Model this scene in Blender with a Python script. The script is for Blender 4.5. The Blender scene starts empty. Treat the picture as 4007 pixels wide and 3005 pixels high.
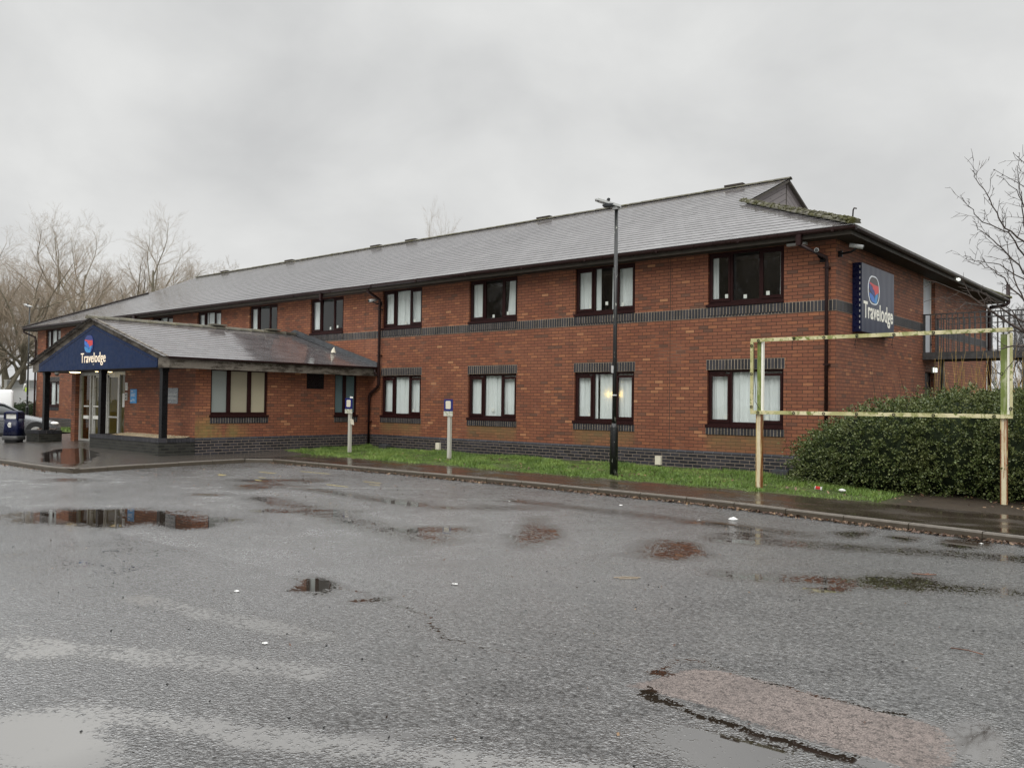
import bpy, bmesh, math, random
import numpy as np
from mathutils import Vector, Matrix, noise as mnoise
R = math.radians
S = bpy.context.scene
C = S.collection
random.seed(7); rng = np.random.default_rng(7)

# ------------------------------------------------------------------ camera
CAM = np.array([6.1936, -17.1692, 1.5997])
RT = np.array([0.75895642, 0.651014, 0.01288151])
UP = np.array([0.0051779, -0.0258164, 0.99965329])
FW = np.array([-0.65112084, 0.75862658, 0.02296441])
FPX, PW, PH = 3335.8, 4007.0, 3005.0
cam = bpy.data.objects.new('camera', bpy.data.cameras.new('camera'))
C.objects.link(cam)
cam.matrix_world = Matrix([[RT[0], UP[0], -FW[0], CAM[0]], [RT[1], UP[1], -FW[1], CAM[1]],
                           [RT[2], UP[2], -FW[2], CAM[2]], [0, 0, 0, 1]])
cam.data.sensor_width = 36; cam.data.lens = FPX / PW * 36
cam.data.clip_start = 0.1; cam.data.clip_end = 2000
S.camera = cam

def ray_at(px, py, d):
    """world point seen at a photograph pixel, d metres in front of the lens (used once to survey the site)"""
    v = FW + RT * (px - PW / 2) / FPX + UP * (PH / 2 - py) / FPX
    return CAM + v * d

# ------------------------------------------------------------------ world, sun, exposure
W = bpy.data.worlds.new("World"); S.world = W; W.use_nodes = True
S.view_settings.view_transform = 'Standard'; S.view_settings.look = 'None'
S.view_settings.exposure = 0.10; S.view_settings.gamma = 1.0
nt = W.node_tree; nt.nodes.clear()
def wn(t, **k):
    n = nt.nodes.new(t)
    for a, b in k.items(): setattr(n, a, b)
    return n
out = wn('ShaderNodeOutputWorld'); bg = wn('ShaderNodeBackground')
SUN_EL, SUN_ROT = 38.0, 158.0
sky = wn('ShaderNodeTexSky'); sky.sky_type = 'NISHITA'; sky.sun_disc = False
sky.sun_elevation = R(SUN_EL); sky.sun_rotation = R(SUN_ROT); sky.dust_density = 6; sky.air_density = 2
hs = wn('ShaderNodeHueSaturation'); hs.inputs['Saturation'].default_value = 0.06; hs.inputs['Value'].default_value = 0.10
nt.links.new(sky.outputs[0], hs.inputs['Color'])
tc = wn('ShaderNodeTexCoord'); sep = wn('ShaderNodeSeparateXYZ'); nt.links.new(tc.outputs['Generated'], sep.inputs[0])
mp = wn('ShaderNodeMapping'); mp.inputs['Scale'].default_value = (1.3, 1.3, 2.2); nt.links.new(tc.outputs['Generated'], mp.inputs[0])
n1 = wn('ShaderNodeTexNoise'); n1.inputs['Scale'].default_value = 2.4; n1.inputs['Detail'].default_value = 6; n1.inputs['Roughness'].default_value = 0.5
n1.inputs['Distortion'].default_value = 0.25
nt.links.new(mp.outputs[0], n1.inputs['Vector'])
cr = wn('ShaderNodeValToRGB'); nt.links.new(n1.outputs[0], cr.inputs[0])
cr.color_ramp.elements[0].position = 0.30; cr.color_ramp.elements[0].color = (0.55, 0.557, 0.56, 1)
cr.color_ramp.elements[1].position = 0.70; cr.color_ramp.elements[1].color = (0.78, 0.785, 0.775, 1)
# overcast sky: brighter towards the zenith
zr = wn('ShaderNodeMapRange'); nt.links.new(sep.outputs[2], zr.inputs[0])
zr.inputs['From Min'].default_value = 0.42; zr.inputs['From Max'].default_value = 0.9
zr.inputs['To Min'].default_value = 1.0; zr.inputs['To Max'].default_value = 4.2; zr.interpolation_type = 'SMOOTHSTEP'
vm = wn('ShaderNodeVectorMath', operation='SCALE'); nt.links.new(cr.outputs[0], vm.inputs[0]); nt.links.new(zr.outputs[0], vm.inputs['Scale'])
mx = wn('ShaderNodeMix', data_type='RGBA'); mx.inputs[0].default_value = 0.04
nt.links.new(vm.outputs[0], mx.inputs[6]); nt.links.new(hs.outputs[0], mx.inputs[7])
nt.links.new(mx.outputs[2], bg.inputs[0]); bg.inputs[1].default_value = 1.0
nt.links.new(bg.outputs[0], out.inputs[0])
sun = bpy.data.objects.new('sun', bpy.data.lights.new('sun', 'SUN')); C.objects.link(sun)
sun.data.energy = 1.1; sun.data.angle = R(35); sun.data.color = (1, 0.97, 0.93)
# the veiled sun stands high behind the photographer
sdir = Vector((math.sin(R(SUN_ROT)) * math.cos(R(SUN_EL)), math.cos(R(SUN_ROT)) * math.cos(R(SUN_EL)), math.sin(R(SUN_EL))))
sun.rotation_euler = (-sdir).to_track_quat('-Z', 'Y').to_euler()

# ------------------------------------------------------------------ material helper
class M:
    def __init__(s, name, rough=0.6, col=(.5, .5, .5), spec=0.5, metal=0.0):
        s.m = bpy.data.materials.new(name); s.m.use_nodes = True; s.t = s.m.node_tree
        s.b = s.t.nodes['Principled BSDF']; s.o = s.t.nodes['Material Output']
        s.set('Base Color', (*col, 1) if not hasattr(col, 'type') else col); s.set('Roughness', rough); s.set('Metallic', metal)
        s.set('Specular IOR Level', spec)
        s.tc = None
    def set(s, k, v):
        if hasattr(v, 'is_output'): s.t.links.new(v, s.b.inputs[k])
        else: s.b.inputs[k].default_value = v
        return s
    def n(s, t, ins=None, **k):
        nd = s.t.nodes.new(t)
        for a, b in k.items(): setattr(nd, a, b)
        for a, b in (ins or {}).items():
            if hasattr(b, 'is_output'): s.t.links.new(b, nd.inputs[a])
            else: nd.inputs[a].default_value = b
        return nd
    def obj(s):
        if not s.tc: s.tc = s.n('ShaderNodeTexCoord')
        return s.tc.outputs['Object']
    def uv(s):
        s.obj(); return s.tc.outputs['UV']
    def noise(s, scale, detail=3, rough=.5, vec=None, stretch=None, out=0):
        v = vec if vec is not None else s.obj()
        if stretch: v = s.n('ShaderNodeMapping', {0: v, 'Scale': stretch}).outputs[0]
        return s.n('ShaderNodeTexNoise', {'Vector': v, 'Scale': scale, 'Detail': detail, 'Roughness': rough}).outputs[out]
    def ramp(s, f, stops):
        nd = s.n('ShaderNodeValToRGB', {0: f}); e = nd.color_ramp.elements
        while len(e) < len(stops): e.new(.5)
        for q, (p, c) in zip(e, stops):
            q.position = p
            q.color = (*c, 1) if isinstance(c, tuple) else (c, c, c, 1)
        return nd.outputs[0]
    def mix(s, f, a, b, blend='MIX'):
        nd = s.n('ShaderNodeMix', data_type='RGBA', blend_type=blend)
        for i, v in ((0, f), (6, a), (7, b)):
            if hasattr(v, 'is_output'): s.t.links.new(v, nd.inputs[i])
            else: nd.inputs[i].default_value = v if i == 0 else ((*v, 1) if len(v) == 3 else v)
        return nd.outputs[2]
    def math(s, op, a, b=0.0, c=None, clamp=False):
        ins = {0: a, 1: b}
        if c is not None: ins[2] = c
        return s.n('ShaderNodeMath', ins, operation=op, use_clamp=clamp).outputs[0]
    def mr(s, v, a, b, c, d, smooth=False):
        return s.n('ShaderNodeMapRange', {0: v, 1: a, 2: b, 3: c, 4: d}, interpolation_type='SMOOTHSTEP' if smooth else 'LINEAR').outputs[0]
    def bump(s, h, strength=.5, dist=.01):
        nd = s.n('ShaderNodeBump', {'Height': h, 'Strength': strength, 'Distance': dist}); s.set('Normal', nd.outputs[0]); return nd.outputs[0]

MAT = {}
def simple(name, col, rough=.5, spec=.5, metal=0., var=.0, scale=8):
    m = M(name, rough, col, spec, metal)
    if var:
        nz = m.noise(scale, 4)
        a = tuple(c * (1 - var) for c in col); b = tuple(min(1, c * (1 + var)) for c in col)
        m.set('Base Color', m.ramp(nz, [(.3, a), (.7, b)]))
        m.set('Roughness', m.mr(m.noise(scale * 2, 2), .3, .7, max(.02, rough - .1), rough + .1))
    MAT[name] = m.m
    return m.m

def brick(name, w, h, stops, mortar, off=.5, stain=None, msize=.008, rough=.7, patch=True):
    m = M(name, rough, spec=.35)
    uv = m.uv()
    wob = m.noise(1.3, 2, vec=uv, out=1)
    v = m.n('ShaderNodeMix', {0: .004, 4: uv, 5: wob}, data_type='VECTOR').outputs[1]
    bt = m.n('ShaderNodeTexBrick', {'Vector': v, 'Color1': (0, 0, 0, 1), 'Color2': (1, 1, 1, 1), 'Mortar': (.5, .5, .5, 1), 'Scale': 1.0,
             'Mortar Size': msize, 'Mortar Smooth': .25, 'Bias': 0.0, 'Brick Width': w, 'Row Height': h}, offset=off, offset_frequency=2)
    col = m.ramp(bt.outputs['Color'], stops)
    fine = m.noise(38, 4, .65, vec=uv)
    col = m.mix(.55, col, m.ramp(fine, [(.25, .35), (.75, .68)]), 'OVERLAY')
    big = m.noise(.55, 4, .6, vec=uv)
    if patch: col = m.mix(m.mr(big, .35, .7, 0., .5), col, (.72, .56, .50), 'MULTIPLY')
    if patch:
        stk = m.noise(2.2, 4, .6, vec=uv, stretch=(1, .12, 1)); col = m.mix(m.mr(stk, .5, .75, 0, .45), col, (.62, .55, .52), 'MULTIPLY')
        eff = m.noise(.9, 6, .7, vec=uv); col = m.mix(m.math('MULTIPLY', m.mr(eff, .62, .75, 0, .28), m.mr(fine, .4, .6, 0, 1)), col, (.50, .40, .34))
    dark, light = mortar
    mcol = m.mix(m.mr(m.noise(.6, 5, .65, vec=uv), .58, .74, 0, .75), dark, light)
    col = m.mix(m.math('MULTIPLY', bt.outputs['Fac'], .85), col, mcol)
    if stain: col = stain(m, col)
    m.set('Base Color', col)
    m.set('Roughness', m.mr(fine, .3, .7, rough - .12, rough + .1))
    h_ = m.math('SUBTRACT', m.math('MULTIPLY', fine, .35), bt.outputs['Fac'])
    m.bump(h_, .6, .006)
    MAT[name] = m.m
REDS = [(.0, (.13, .068, .045)), (.05, (.16, .075, .047)), (.10, (.205, .076, .043)), (.35, (.225, .087, .048)), (.75, (.250, .099, .053)), (.93, (.29, .115, .056)), (.985, (.33, .14, .068)), (1.0, (.43, .22, .11))]
MORT = ((.050, .026, .017), (.34, .225, .155))
def algae(m, col):
    # green-brown algae that grows under the sills of the ground-floor windows and splashes just above the plinth
    sp = m.n('ShaderNodeSeparateXYZ', {0: m.uv()}); x, z = sp.outputs[0], sp.outputs[1]
    pm = m.math('ABSOLUTE', m.math('SUBTRACT', m.math('FLOORED_MODULO', m.math('ADD', x, 1.96 + 1.8275), 3.655), 1.8275))
    nz = m.noise(2.4, 4, .6, vec=m.uv())
    inx = m.mr(m.math('ADD', pm, m.math('MULTIPLY', m.math('SUBTRACT', nz, .5), .25)), .80, .96, 1, 0)
    inz = m.math('MULTIPLY', m.mr(z, .97, .985, 1, 0), m.mr(z, .6, .85, .35, 1))
    f = m.math('MULTIPLY', m.math('MULTIPLY', inx, inz), m.mr(nz, .3, .65, .3, .68))
    inr = m.mr(x, -14.2, -14.0, 0, 1)
    return m.mix(m.math('MULTIPLY', f, inr), col, (.15, .115, .045))
def algae2(m, col):
    sp = m.n('ShaderNodeSeparateXYZ', {0: m.uv()}); y, z = sp.outputs[0], sp.outputs[1]
    nz = m.noise(2.0, 5, .6, vec=m.uv(), stretch=(1, .35, 1))
    f = m.math('MULTIPLY', m.mr(z, .75, 1.25, 1, 0), m.mr(y, -4.0, -5.2, 0, 1))
    f = m.math('MULTIPLY', f, m.mr(nz, .38, .6, 0, .9))
    return m.mix(f, col, (.24, .20, .06))
brick('brick_front', .225, .075, REDS, MORT, stain=algae)
brick('brick_plain', .225, .075, REDS, MORT)
brick('brick_wing', .225, .075, REDS, MORT, stain=algae2)
BL = [(0, (.016, .016, .019)), (.5, (.026, .026, .031)), (1, (.045, .043, .050))]
brick('brick_blue', .225, .075, BL, ((.24, .19, .15), (.42, .36, .29)), rough=.45, msize=.007, patch=False)
brick('brick_planter', .225, .075, [(0, (.012, .012, .010)), (1, (.030, .030, .026))], ((.045, .043, .03), (.15, .14, .09)), rough=.6, msize=.007, patch=False)
brick('brick_soldier', .075, .45, BL, ((.05, .05, .052), (.42, .34, .25)), off=0, rough=.5, patch=False)

simple('frame_mahogany', (.022, .0062, .006), .45, .18, var=.15)
simple('gutter_brown', (.022, .010, .0095), .35, .25, var=.2)
simple('fascia_brown', (.055, .047, .038), .6, .25, var=.25, scale=5)
simple('soffit_dark', (.045, .036, .03), .8, .3, var=.2)
simple('black_paint', (.006, .006, .007), .35, .22, var=.3)
simple('dark_steel', (.05, .05, .05), .45, .5, var=.35, scale=12)
simple('lead', (.065, .070, .076), .45, .5, var=.25, scale=6)
simple('white_plastic', (.75, .75, .70), .4, .5, var=.06)
simple('cream_plastic', (.66, .62, .50), .5, .4, var=.08)
simple('grey_cam', (.42, .43, .42), .4)
simple('room_dark', (.06, .055, .05), .9, .2)
simple('room_grey', (.20, .21, .20), .9, .2)
simple('alu', (.48, .48, .45), .35, .5, .35, var=.08)
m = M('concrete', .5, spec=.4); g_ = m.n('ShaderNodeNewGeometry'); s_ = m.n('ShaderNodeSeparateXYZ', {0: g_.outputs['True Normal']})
nz = m.noise(12, 4, .6); m.set('Base Color', m.mix(m.mr(s_.outputs[2], .3, .75, 0, 1), m.mix(nz, (.035, .028, .02), (.085, .068, .048)), m.mix(nz, (.07, .06, .048), (.19, .17, .145)))); m.bump(nz, .3, .006); MAT['concrete'] = m.m  # upward faces paler, upright faces darker
simple('rubber', (.015, .015, .015), .6)
simple('white_paint', (.88, .89, .89), .35); simple('grey_door', (.52, .55, .58), .5)
simple('silver_paint', (.20, .205, .21), .28, .5, .45, var=.03)
simple('dark_glass', (.02, .025, .025), .05, .8)
simple('blue_sign', (.008, .021, .066), .4, .1, var=.12, scale=4)
simple('navy', (.004, .007, .035), .3, .3, var=.2)
simple('bright_blue', (.04, .25, .55), .4)
simple('grey_plate', (.20, .21, .22), .3, .5, .3, var=.06)
simple('sofa_red', (.12, .008, .015), .8)
simple('lobby_wall', (.42, .35, .17), .8)
simple('lobby_floor', (.12, .11, .08), .4)
simple('letter_cream', (.90, .88, .78), .5)
simple('ring_white', (.80, .84, .88), .4)
simple('logo_red', (.62, .045, .045), .4)
simple('logo_blue', (.03, .16, .55), .4)
simple('logo_deep', (.02, .04, .20), .4)
simple('logo_shade', (.055, .05, .05), .4)
simple('hivis', (.45, .62, .05), .5)
simple('paper', (.72, .72, .70), .7)
simple('tan_stone', (.42, .33, .20), .7, var=.35, scale=15)
simple('leaf_litter', (.13, .055, .03), .5, var=.6, scale=9)
simple('yellow_mark', (.42, .34, .12), .5, var=.5, scale=30)
simple('white_mark', (.25, .25, .24), .5, var=.5, scale=12)

def emis(name, col, k, base=(.8, .8, .8)):
    m = M(name, .5, base); m.set('Emission Color', (*col, 1)); m.set('Emission Strength', k); MAT[name] = m.m
emis('lamp_warm', (1, .74, .34), 6.0); emis('lamp_white', (.95, 1, .93), 1.2); emis('letter_lit', (1, .78, .50), .40, (.8, .72, .6))
emis('bedside_glow', (1, .62, .12), 7.0)
emis('headlight', (1, .9, .7), .25)

def glass(name, ior=1.6, tint=(.86, .92, .90), rough=.01):
    m = M(name); t = m.t; t.nodes.remove(m.b)
    g_ = m.n('ShaderNodeNewGeometry'); fr = m.n('ShaderNodeFresnel', {'IOR': m.mr(g_.outputs['Backfacing'], 0, 1, ior, 1 / ior)}); tr = m.n('ShaderNodeBsdfTransparent', {0: (*tint, 1)})
    # float glass with the slight waviness of sealed units, so reflections break up
    nz = m.noise(1.6, 3); bp = m.n('ShaderNodeBump', {'Height': nz, 'Strength': .12, 'Distance': .02})
    gl = m.n('ShaderNodeBsdfGlossy', {'Roughness': rough, 'Normal': bp.outputs[0]})
    mxs = m.n('ShaderNodeMixShader', {0: fr.outputs[0], 1: tr.outputs[0], 2: gl.outputs[0]})
    t.links.new(mxs.outputs[0], m.o.inputs[0]); MAT[name] = m.m
glass('window_glass', 1.75, (.95, .98, .97))
glass('door_glass', 1.5, (.80, .82, .62))

def curtain_mat():
    m = M('curtain', .9); t = m.t; t.nodes.remove(m.b)
    col = (.90, .93, .92, 1)
    d = m.n('ShaderNodeBsdfDiffuse', {0: col}); tl = m.n('ShaderNodeBsdfTranslucent', {0: col}); tp = m.n('ShaderNodeBsdfTransparent')
    a = m.n('ShaderNodeMixShader', {0: .2, 1: d.outputs[0], 2: tl.outputs[0]})
    b = m.n('ShaderNodeMixShader', {0: .05, 1: a.outputs[0], 2: tp.outputs[0]})
    t.links.new(b.outputs[0], m.o.inputs[0]); MAT['curtain'] = m.m
curtain_mat()

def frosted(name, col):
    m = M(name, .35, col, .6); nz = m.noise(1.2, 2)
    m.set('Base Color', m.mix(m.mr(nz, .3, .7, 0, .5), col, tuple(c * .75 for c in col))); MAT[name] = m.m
frosted('frosted_grey', (.27, .30, .28)); frosted('frosted_beige', (.36, .33, .24)); frosted('frosted_glow_tint', (.42, .38, .27)); frosted('frosted_teal', (.10, .16, .17))  # beige and warm tints paint the room light behind the panes

def roof_mat():
    m = M('roof_tile', .3, spec=.9)
    nz = m.noise(.8, 4, .6); n2 = m.noise(22, 3)
    geo = m.n('ShaderNodeNewGeometry')
    col = m.mix(geo.outputs['Random Per Island'], (.075, .070, .074), (.125, .118, .122))
    col = m.mix(m.mr(n2, .4, .75, 0, .6), col, (.11, .095, .09))
    sp = m.n('ShaderNodeSeparateXYZ', {0: m.obj()})
    hi = m.mr(sp.outputs[2], 7.45, 8.1, 0, 1)
    lich = m.math('MULTIPLY', m.mr(m.noise(3.5, 5, .7), .58, .7, 0, .8), hi)
    col = m.mix(lich, col, (.30, .24, .06))
    m.set('Base Color', col); m.set('IOR', 3.2)
    m.set('Roughness', m.mr(nz, .3, .7, .06, .17))
    m.bump(m.math('ADD', n2, m.math('MULTIPLY', m.noise(5, 3), 1.5)), .12, .004)
    MAT['roof_tile'] = m.m
roof_mat()
def moss(name, lo, hi, amt):
    m = M(name, .8, spec=.3); nz = m.noise(4, 6, .7); n2 = m.noise(25, 4, .7)
    col = m.mix(n2, (.06, .055, .045), (.20, .19, .15))
    g = m.mix(n2, lo, hi)
    m.set('Base Color', m.mix(m.mr(nz, amt - .08, amt + .08, 0, 1), col, g)); m.bump(n2, .8, .02); MAT[name] = m.m
moss('ridge_moss', (.04, .035, .014), (.11, .10, .035), .57)
moss('hip_moss', (.028, .030, .008), (.085, .080, .018), .50)
moss('wing_ridge', (.10, .085, .05), (.22, .20, .14), .55)

def boards():
    m = M('gable_boards', .6, spec=.3)
    uv = m.uv(); st = m.n('ShaderNodeTexBrick', {'Vector': uv, 'Color1': (.13, .11, .11, 1), 'Color2': (.21, .19, .19, 1), 'Mortar': (.02, .017, .015, 1),
          'Scale': 1., 'Mortar Size': .007, 'Brick Width': 1.9, 'Row Height': .16}, offset=.37)
    nz = m.noise(2.2, 4, .7, vec=uv, stretch=(1, 7, 1))
    col = m.mix(m.mr(nz, .62, .68, 0, .85), st.outputs[0], (.045, .035, .03))
    m.set('Base Color', col); m.bump(m.math('SUBTRACT', nz, st.outputs['Fac']), .4, .01); MAT['gable_boards'] = m.m
boards()
def barge():
    m = M('barge_wood', .7, spec=.3); nz = m.noise(2.5, 6, .7, stretch=(1, 1, 3)); n2 = m.noise(30, 3)
    col = m.mix(m.mr(nz, .42, .55, 0, 1), (.045, .035, .026), (.16, .14, .115)); col = m.mix(m.mr(n2, .62, .7, 0, .7), col, (.32, .30, .26))
    m.set('Base Color', col); m.bump(nz, .4, .01); MAT['barge_wood'] = m.m
barge()

def asphalt():
    m = M('asphalt', .4); ob = m.obj()
    at = lambda n: m.n('ShaderNodeAttribute', attribute_name=n).outputs['Fac']
    wet, pat, sheen_tint, film = at('wet'), at('patch'), at('sheen_tint'), at('film')
    n_big = m.noise(.30, 5, .6); n_mid = m.noise(1.9, 6, .66); n_spk = m.noise(11, 3, .75); n_fine = m.noise(24, 4, .7); n_grit = m.noise(110, 2, .6)
    vor = m.n('ShaderNodeTexVoronoi', {'Vector': ob, 'Scale': 58.0}); v2 = m.n('ShaderNodeTexVoronoi', {'Vector': ob, 'Scale': 120.0})
    sub = lambda a, k: m.math('MULTIPLY', m.math('SUBTRACT', a, .5), k)
    # water stands wherever the surface dips below the film: hollows, then the gaps between stones
    h = m.math('ADD', wet, sub(n_mid, 1.15)); h = m.math('ADD', h, sub(n_big, .9)); h = m.math('ADD', h, sub(n_fine, 2.0)); h = m.math('ADD', h, sub(n_spk, .6)); h = m.math('ADD', h, sub(vor.outputs['Distance'], .55))
    w1 = m.mr(h, .42, .60, 0, 1, True); w2 = m.mr(h, .10, .85, 0, 1, True); water = m.math('ADD', m.math('MULTIPLY', w1, m.mr(sheen_tint, 0, 1, 1, .45)), m.math('MULTIPLY', w2, m.mr(sheen_tint, 0, 1, 0, .55))); damp = m.mr(h, -.6, .5, 0, 1, True)
    pm = m.mr(m.math('ADD', m.math('ADD', pat, sub(n_fine, .20)), sub(n_mid, .22)), -.010, .010, 0, 1)
    pm = m.math('MULTIPLY', pm, m.math('SUBTRACT', 1, water))
    gr = m.mix(v2.outputs['Color'], m.mix(vor.outputs['Color'], (.012, .012, .013), (.055, .054, .052)), (.16, .158, .15)); gr = m.mix(m.mr(n_grit, .45, .62, 0, 1), (.022, .022, .023), gr)
    gr = m.mix(m.mr(n_big, .35, .65, 0, .5), gr, (.03, .028, .026))
    gr = m.mix(m.mr(n_spk, .55, .75, 0, .75), gr, (.014, .014, .014)); gr = m.mix(m.mr(n_fine, .60, .68, 0, .55), gr, (.21, .21, .20))
    pk = m.mix(vor.outputs['Color'], (.020, .016, .015), (.20, .162, .148)); pk = m.mix(m.mr(n_grit, .45, .6, 0, .8), pk, (.28, .235, .21)); pk = m.mix(m.mr(n_fine, .52, .62, 0, .8), pk, (.035, .028, .026))
    pk = m.mix(m.mr(n_mid, .4, .7, 0, .45), pk, (.06, .05, .046))
    col = m.mix(pm, gr, pk); col = m.mix(water, col, m.mix(sheen_tint, (.020, .015, .011), (.155, .148, .138)))  # paler water colour paints the sky's sheen into some pools
    m.set('Base Color', col)
    ib = m.math('ADD', m.mr(film, 0, 1, 1.75, 3.2), sub(vor.outputs['Color'], .9)); ib = m.math('ADD', ib, sub(n_fine, 1.6)); ib = m.math('ADD', ib, sub(n_mid, .9)); ib = m.math('ADD', ib, m.math('MULTIPLY', damp, .8)); ib = m.math('MAXIMUM', ib, 1.2); ib = m.math('ADD', m.math('MULTIPLY', ib, m.math('SUBTRACT', 1, pm)), m.math('MULTIPLY', pm, 1.4)); m.set('IOR', m.math('ADD', m.math('MULTIPLY', ib, m.math('SUBTRACT', 1, water)), m.math('MULTIPLY', water, 3.7)))
    rb = m.math('ADD', m.mr(damp, 0, 1, .42, .13), sub(n_fine, .7)); rb = m.math('ADD', rb, sub(n_spk, .35)); rb = m.math('SUBTRACT', rb, m.math('MULTIPLY', film, .10)); rb = m.math('ADD', rb, m.math('MULTIPLY', pm, .25))
    rb = m.math('MAXIMUM', rb, .12); m.set('Roughness', m.math('ADD', m.math('MULTIPLY', rb, m.mr(water, 0, 1, 1, .07), clamp=True), m.math('MULTIPLY', m.math('MULTIPLY', sheen_tint, water), .14)))
    hh = m.math('ADD', m.math('MULTIPLY', vor.outputs['Distance'], -1.0), m.math('MULTIPLY', n_grit, .8)); hh = m.math('ADD', hh, m.math('MULTIPLY', v2.outputs['Distance'], -.5))
    hh = m.math('ADD', hh, m.math('MULTIPLY', n_fine, 1.3)); hh = m.math('MULTIPLY', m.math('MULTIPLY', hh, m.mr(damp, .2, 1, 1, .45)), m.mr(water, 0, .7, 1, .0))
    bp = m.n('ShaderNodeBump', {'Height': hh, 'Strength': .85, 'Distance': .009}); m.set('Normal', bp.outputs[0])
    MAT['asphalt'] = m.m
asphalt()
def pavement():
    m = M('pavement', .2); n_mid = m.noise(1.1, 4, .6, stretch=(1, 2.2, 1)); nf = m.noise(60, 3, .6)
    m.set('Base Color', m.mix(m.noise(.9, 3), (.022, .016, .012), (.05, .038, .030)))
    m.set('IOR', 1.55); m.set('Roughness', m.mr(m.math('ADD', n_mid, m.math('MULTIPLY', nf, .25)), .5, .78, .06, .36))
    m.bump(m.math('MULTIPLY', nf, m.mr(n_mid, .35, .6, 0, 1)), .25, .004); MAT['pavement'] = m.m
pavement()
def forecourt():
    m = M('forecourt_surface', .2); w = m.n('ShaderNodeAttribute', attribute_name='wet').outputs['Fac']
    n_mid = m.noise(1.3, 4, .6); nf = m.noise(50, 3, .6)
    h = m.mr(m.math('ADD', w, m.math('MULTIPLY', m.math('SUBTRACT', n_mid, .5), .9)), .45, .55, 0, 1, True)
    m.set('Base Color', m.mix(h, m.mix(n_mid, (.035, .03, .026), (.07, .06, .05)), (.02, .015, .012)))
    m.set('IOR', 2.3); m.set('Roughness', m.mr(h, 0, 1, .26, .06)); m.bump(m.math('MULTIPLY', nf, m.math('SUBTRACT', 1, h)), .35, .005); MAT['forecourt_surface'] = m.m
forecourt()
def grass_mats():
    m = M('verge_soil', .8, spec=.3); nz = m.noise(3, 4, .6)
    sx_ = m.n('ShaderNodeSeparateXYZ', {0: m.obj()}); m.set('Base Color', m.mix(m.mr(m.math('ADD', sx_.outputs[0], m.math('MULTIPLY', nz, .8)), 1.7, 2.6, 0, 1), m.ramp(nz, [(.35, (.030, .040, .012)), (.58, (.06, .08, .02)), (.68, (.05, .036, .022))]), m.mix(nz, (.018, .012, .008), (.045, .032, .018)))); m.bump(m.noise(40, 3), .6, .02); MAT['verge_soil'] = m.m
    m = M('grass', .5, spec=.4); nz = m.noise(1.6, 4, .6); n2 = m.noise(18, 2)
    c = m.ramp(nz, [(.3, (.045, .085, .016)), (.5, (.10, .17, .030)), (.66, (.20, .27, .065)), (.76, (.13, .10, .05))]); m.set('Base Color', m.mix(m.mr(n2, .4, .7, 0, .6), c, (.20, .30, .06)))
    m.set('Subsurface Weight', 0.0); MAT['grass'] = m.m
    m = M('far_ground', .9); m.set('Base Color', m.ramp(m.noise(.05, 4), [(.4, (.04, .05, .02)), (.6, (.07, .07, .04))])); MAT['far_ground'] = m.m
grass_mats()
def foliage(name, a, b, c, rough=.45):
    m = M(name, rough, spec=.4); g = m.n('ShaderNodeNewGeometry'); nz = m.noise(1.3, 3)
    col = m.ramp(g.outputs['Random Per Island'], [(0, a), (.6, b), (1, c)]); col = m.mix(m.mr(nz, .45, .7, 0, .5), col, c); m.set('Base Color', col); MAT[name] = m.m
foliage('bush_leaf', (.034, .052, .013), (.082, .112, .030), (.155, .168, .062))
foliage('hedge_leaf', (.02, .03, .012), (.04, .05, .02), (.09, .085, .05))
def bark(name, a, b, sc=6):
    m = M(name, .8, spec=.25); nz = m.noise(sc, 5, .65, stretch=(1, 1, .25)); m.set('Base Color', m.mix(m.mr(nz, .3, .7, 0, 1), a, b)); m.bump(nz, .5, .02); MAT[name] = m.m
bark('bark_willow', (.10, .088, .062), (.25, .225, .165)); bark('twig_willow', (.24, .195, .145), (.40, .33, .25))
bark('bark_dark', (.035, .028, .024), (.09, .07, .06), 12); bark('stem_ochre', (.30, .19, .05), (.46, .32, .12))
def peel(name, base, under, lo, hi, sc=(1, 1, 1), k=9, tint=None):
    m = M(name, .35, spec=.5); nz = m.noise(k, 6, .7, stretch=sc); n2 = m.noise(3, 3)
    col = m.mix(m.mr(nz, lo, hi, 0, 1), base, under)
    if tint: col = m.mix(m.mr(n2, .4, .6, 0, .9), col, tint)
    m.set('Base Color', col); m.bump(nz, .3, .004); MAT[name] = m.m
peel('lamp_paint', (.010, .011, .011), (.38, .39, .34), .615, .635, (3, 3, .7), 7)
peel('frame_algae', (.66, .60, .38), (.15, .18, .04), .50, .56, k=11, tint=(.38, .37, .16))
peel('rust_edge', (.50, .38, .17), (.20, .06, .018), .45, .50, (4, 4, .5), 3)
peel('frame_green', (.19, .24, .06), (.45, .47, .30), .50, .56, (4, 4, .6), 6, (.12, .16, .03))
peel('frame_rust', (.66, .60, .42), (.30, .11, .035), .52, .60, (5, 5, .35), 4, (.58, .50, .32))
peel('post_white', (.50, .49, .43), (.25, .23, .16), .55, .72, (3, 3, .6), 5)

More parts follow.
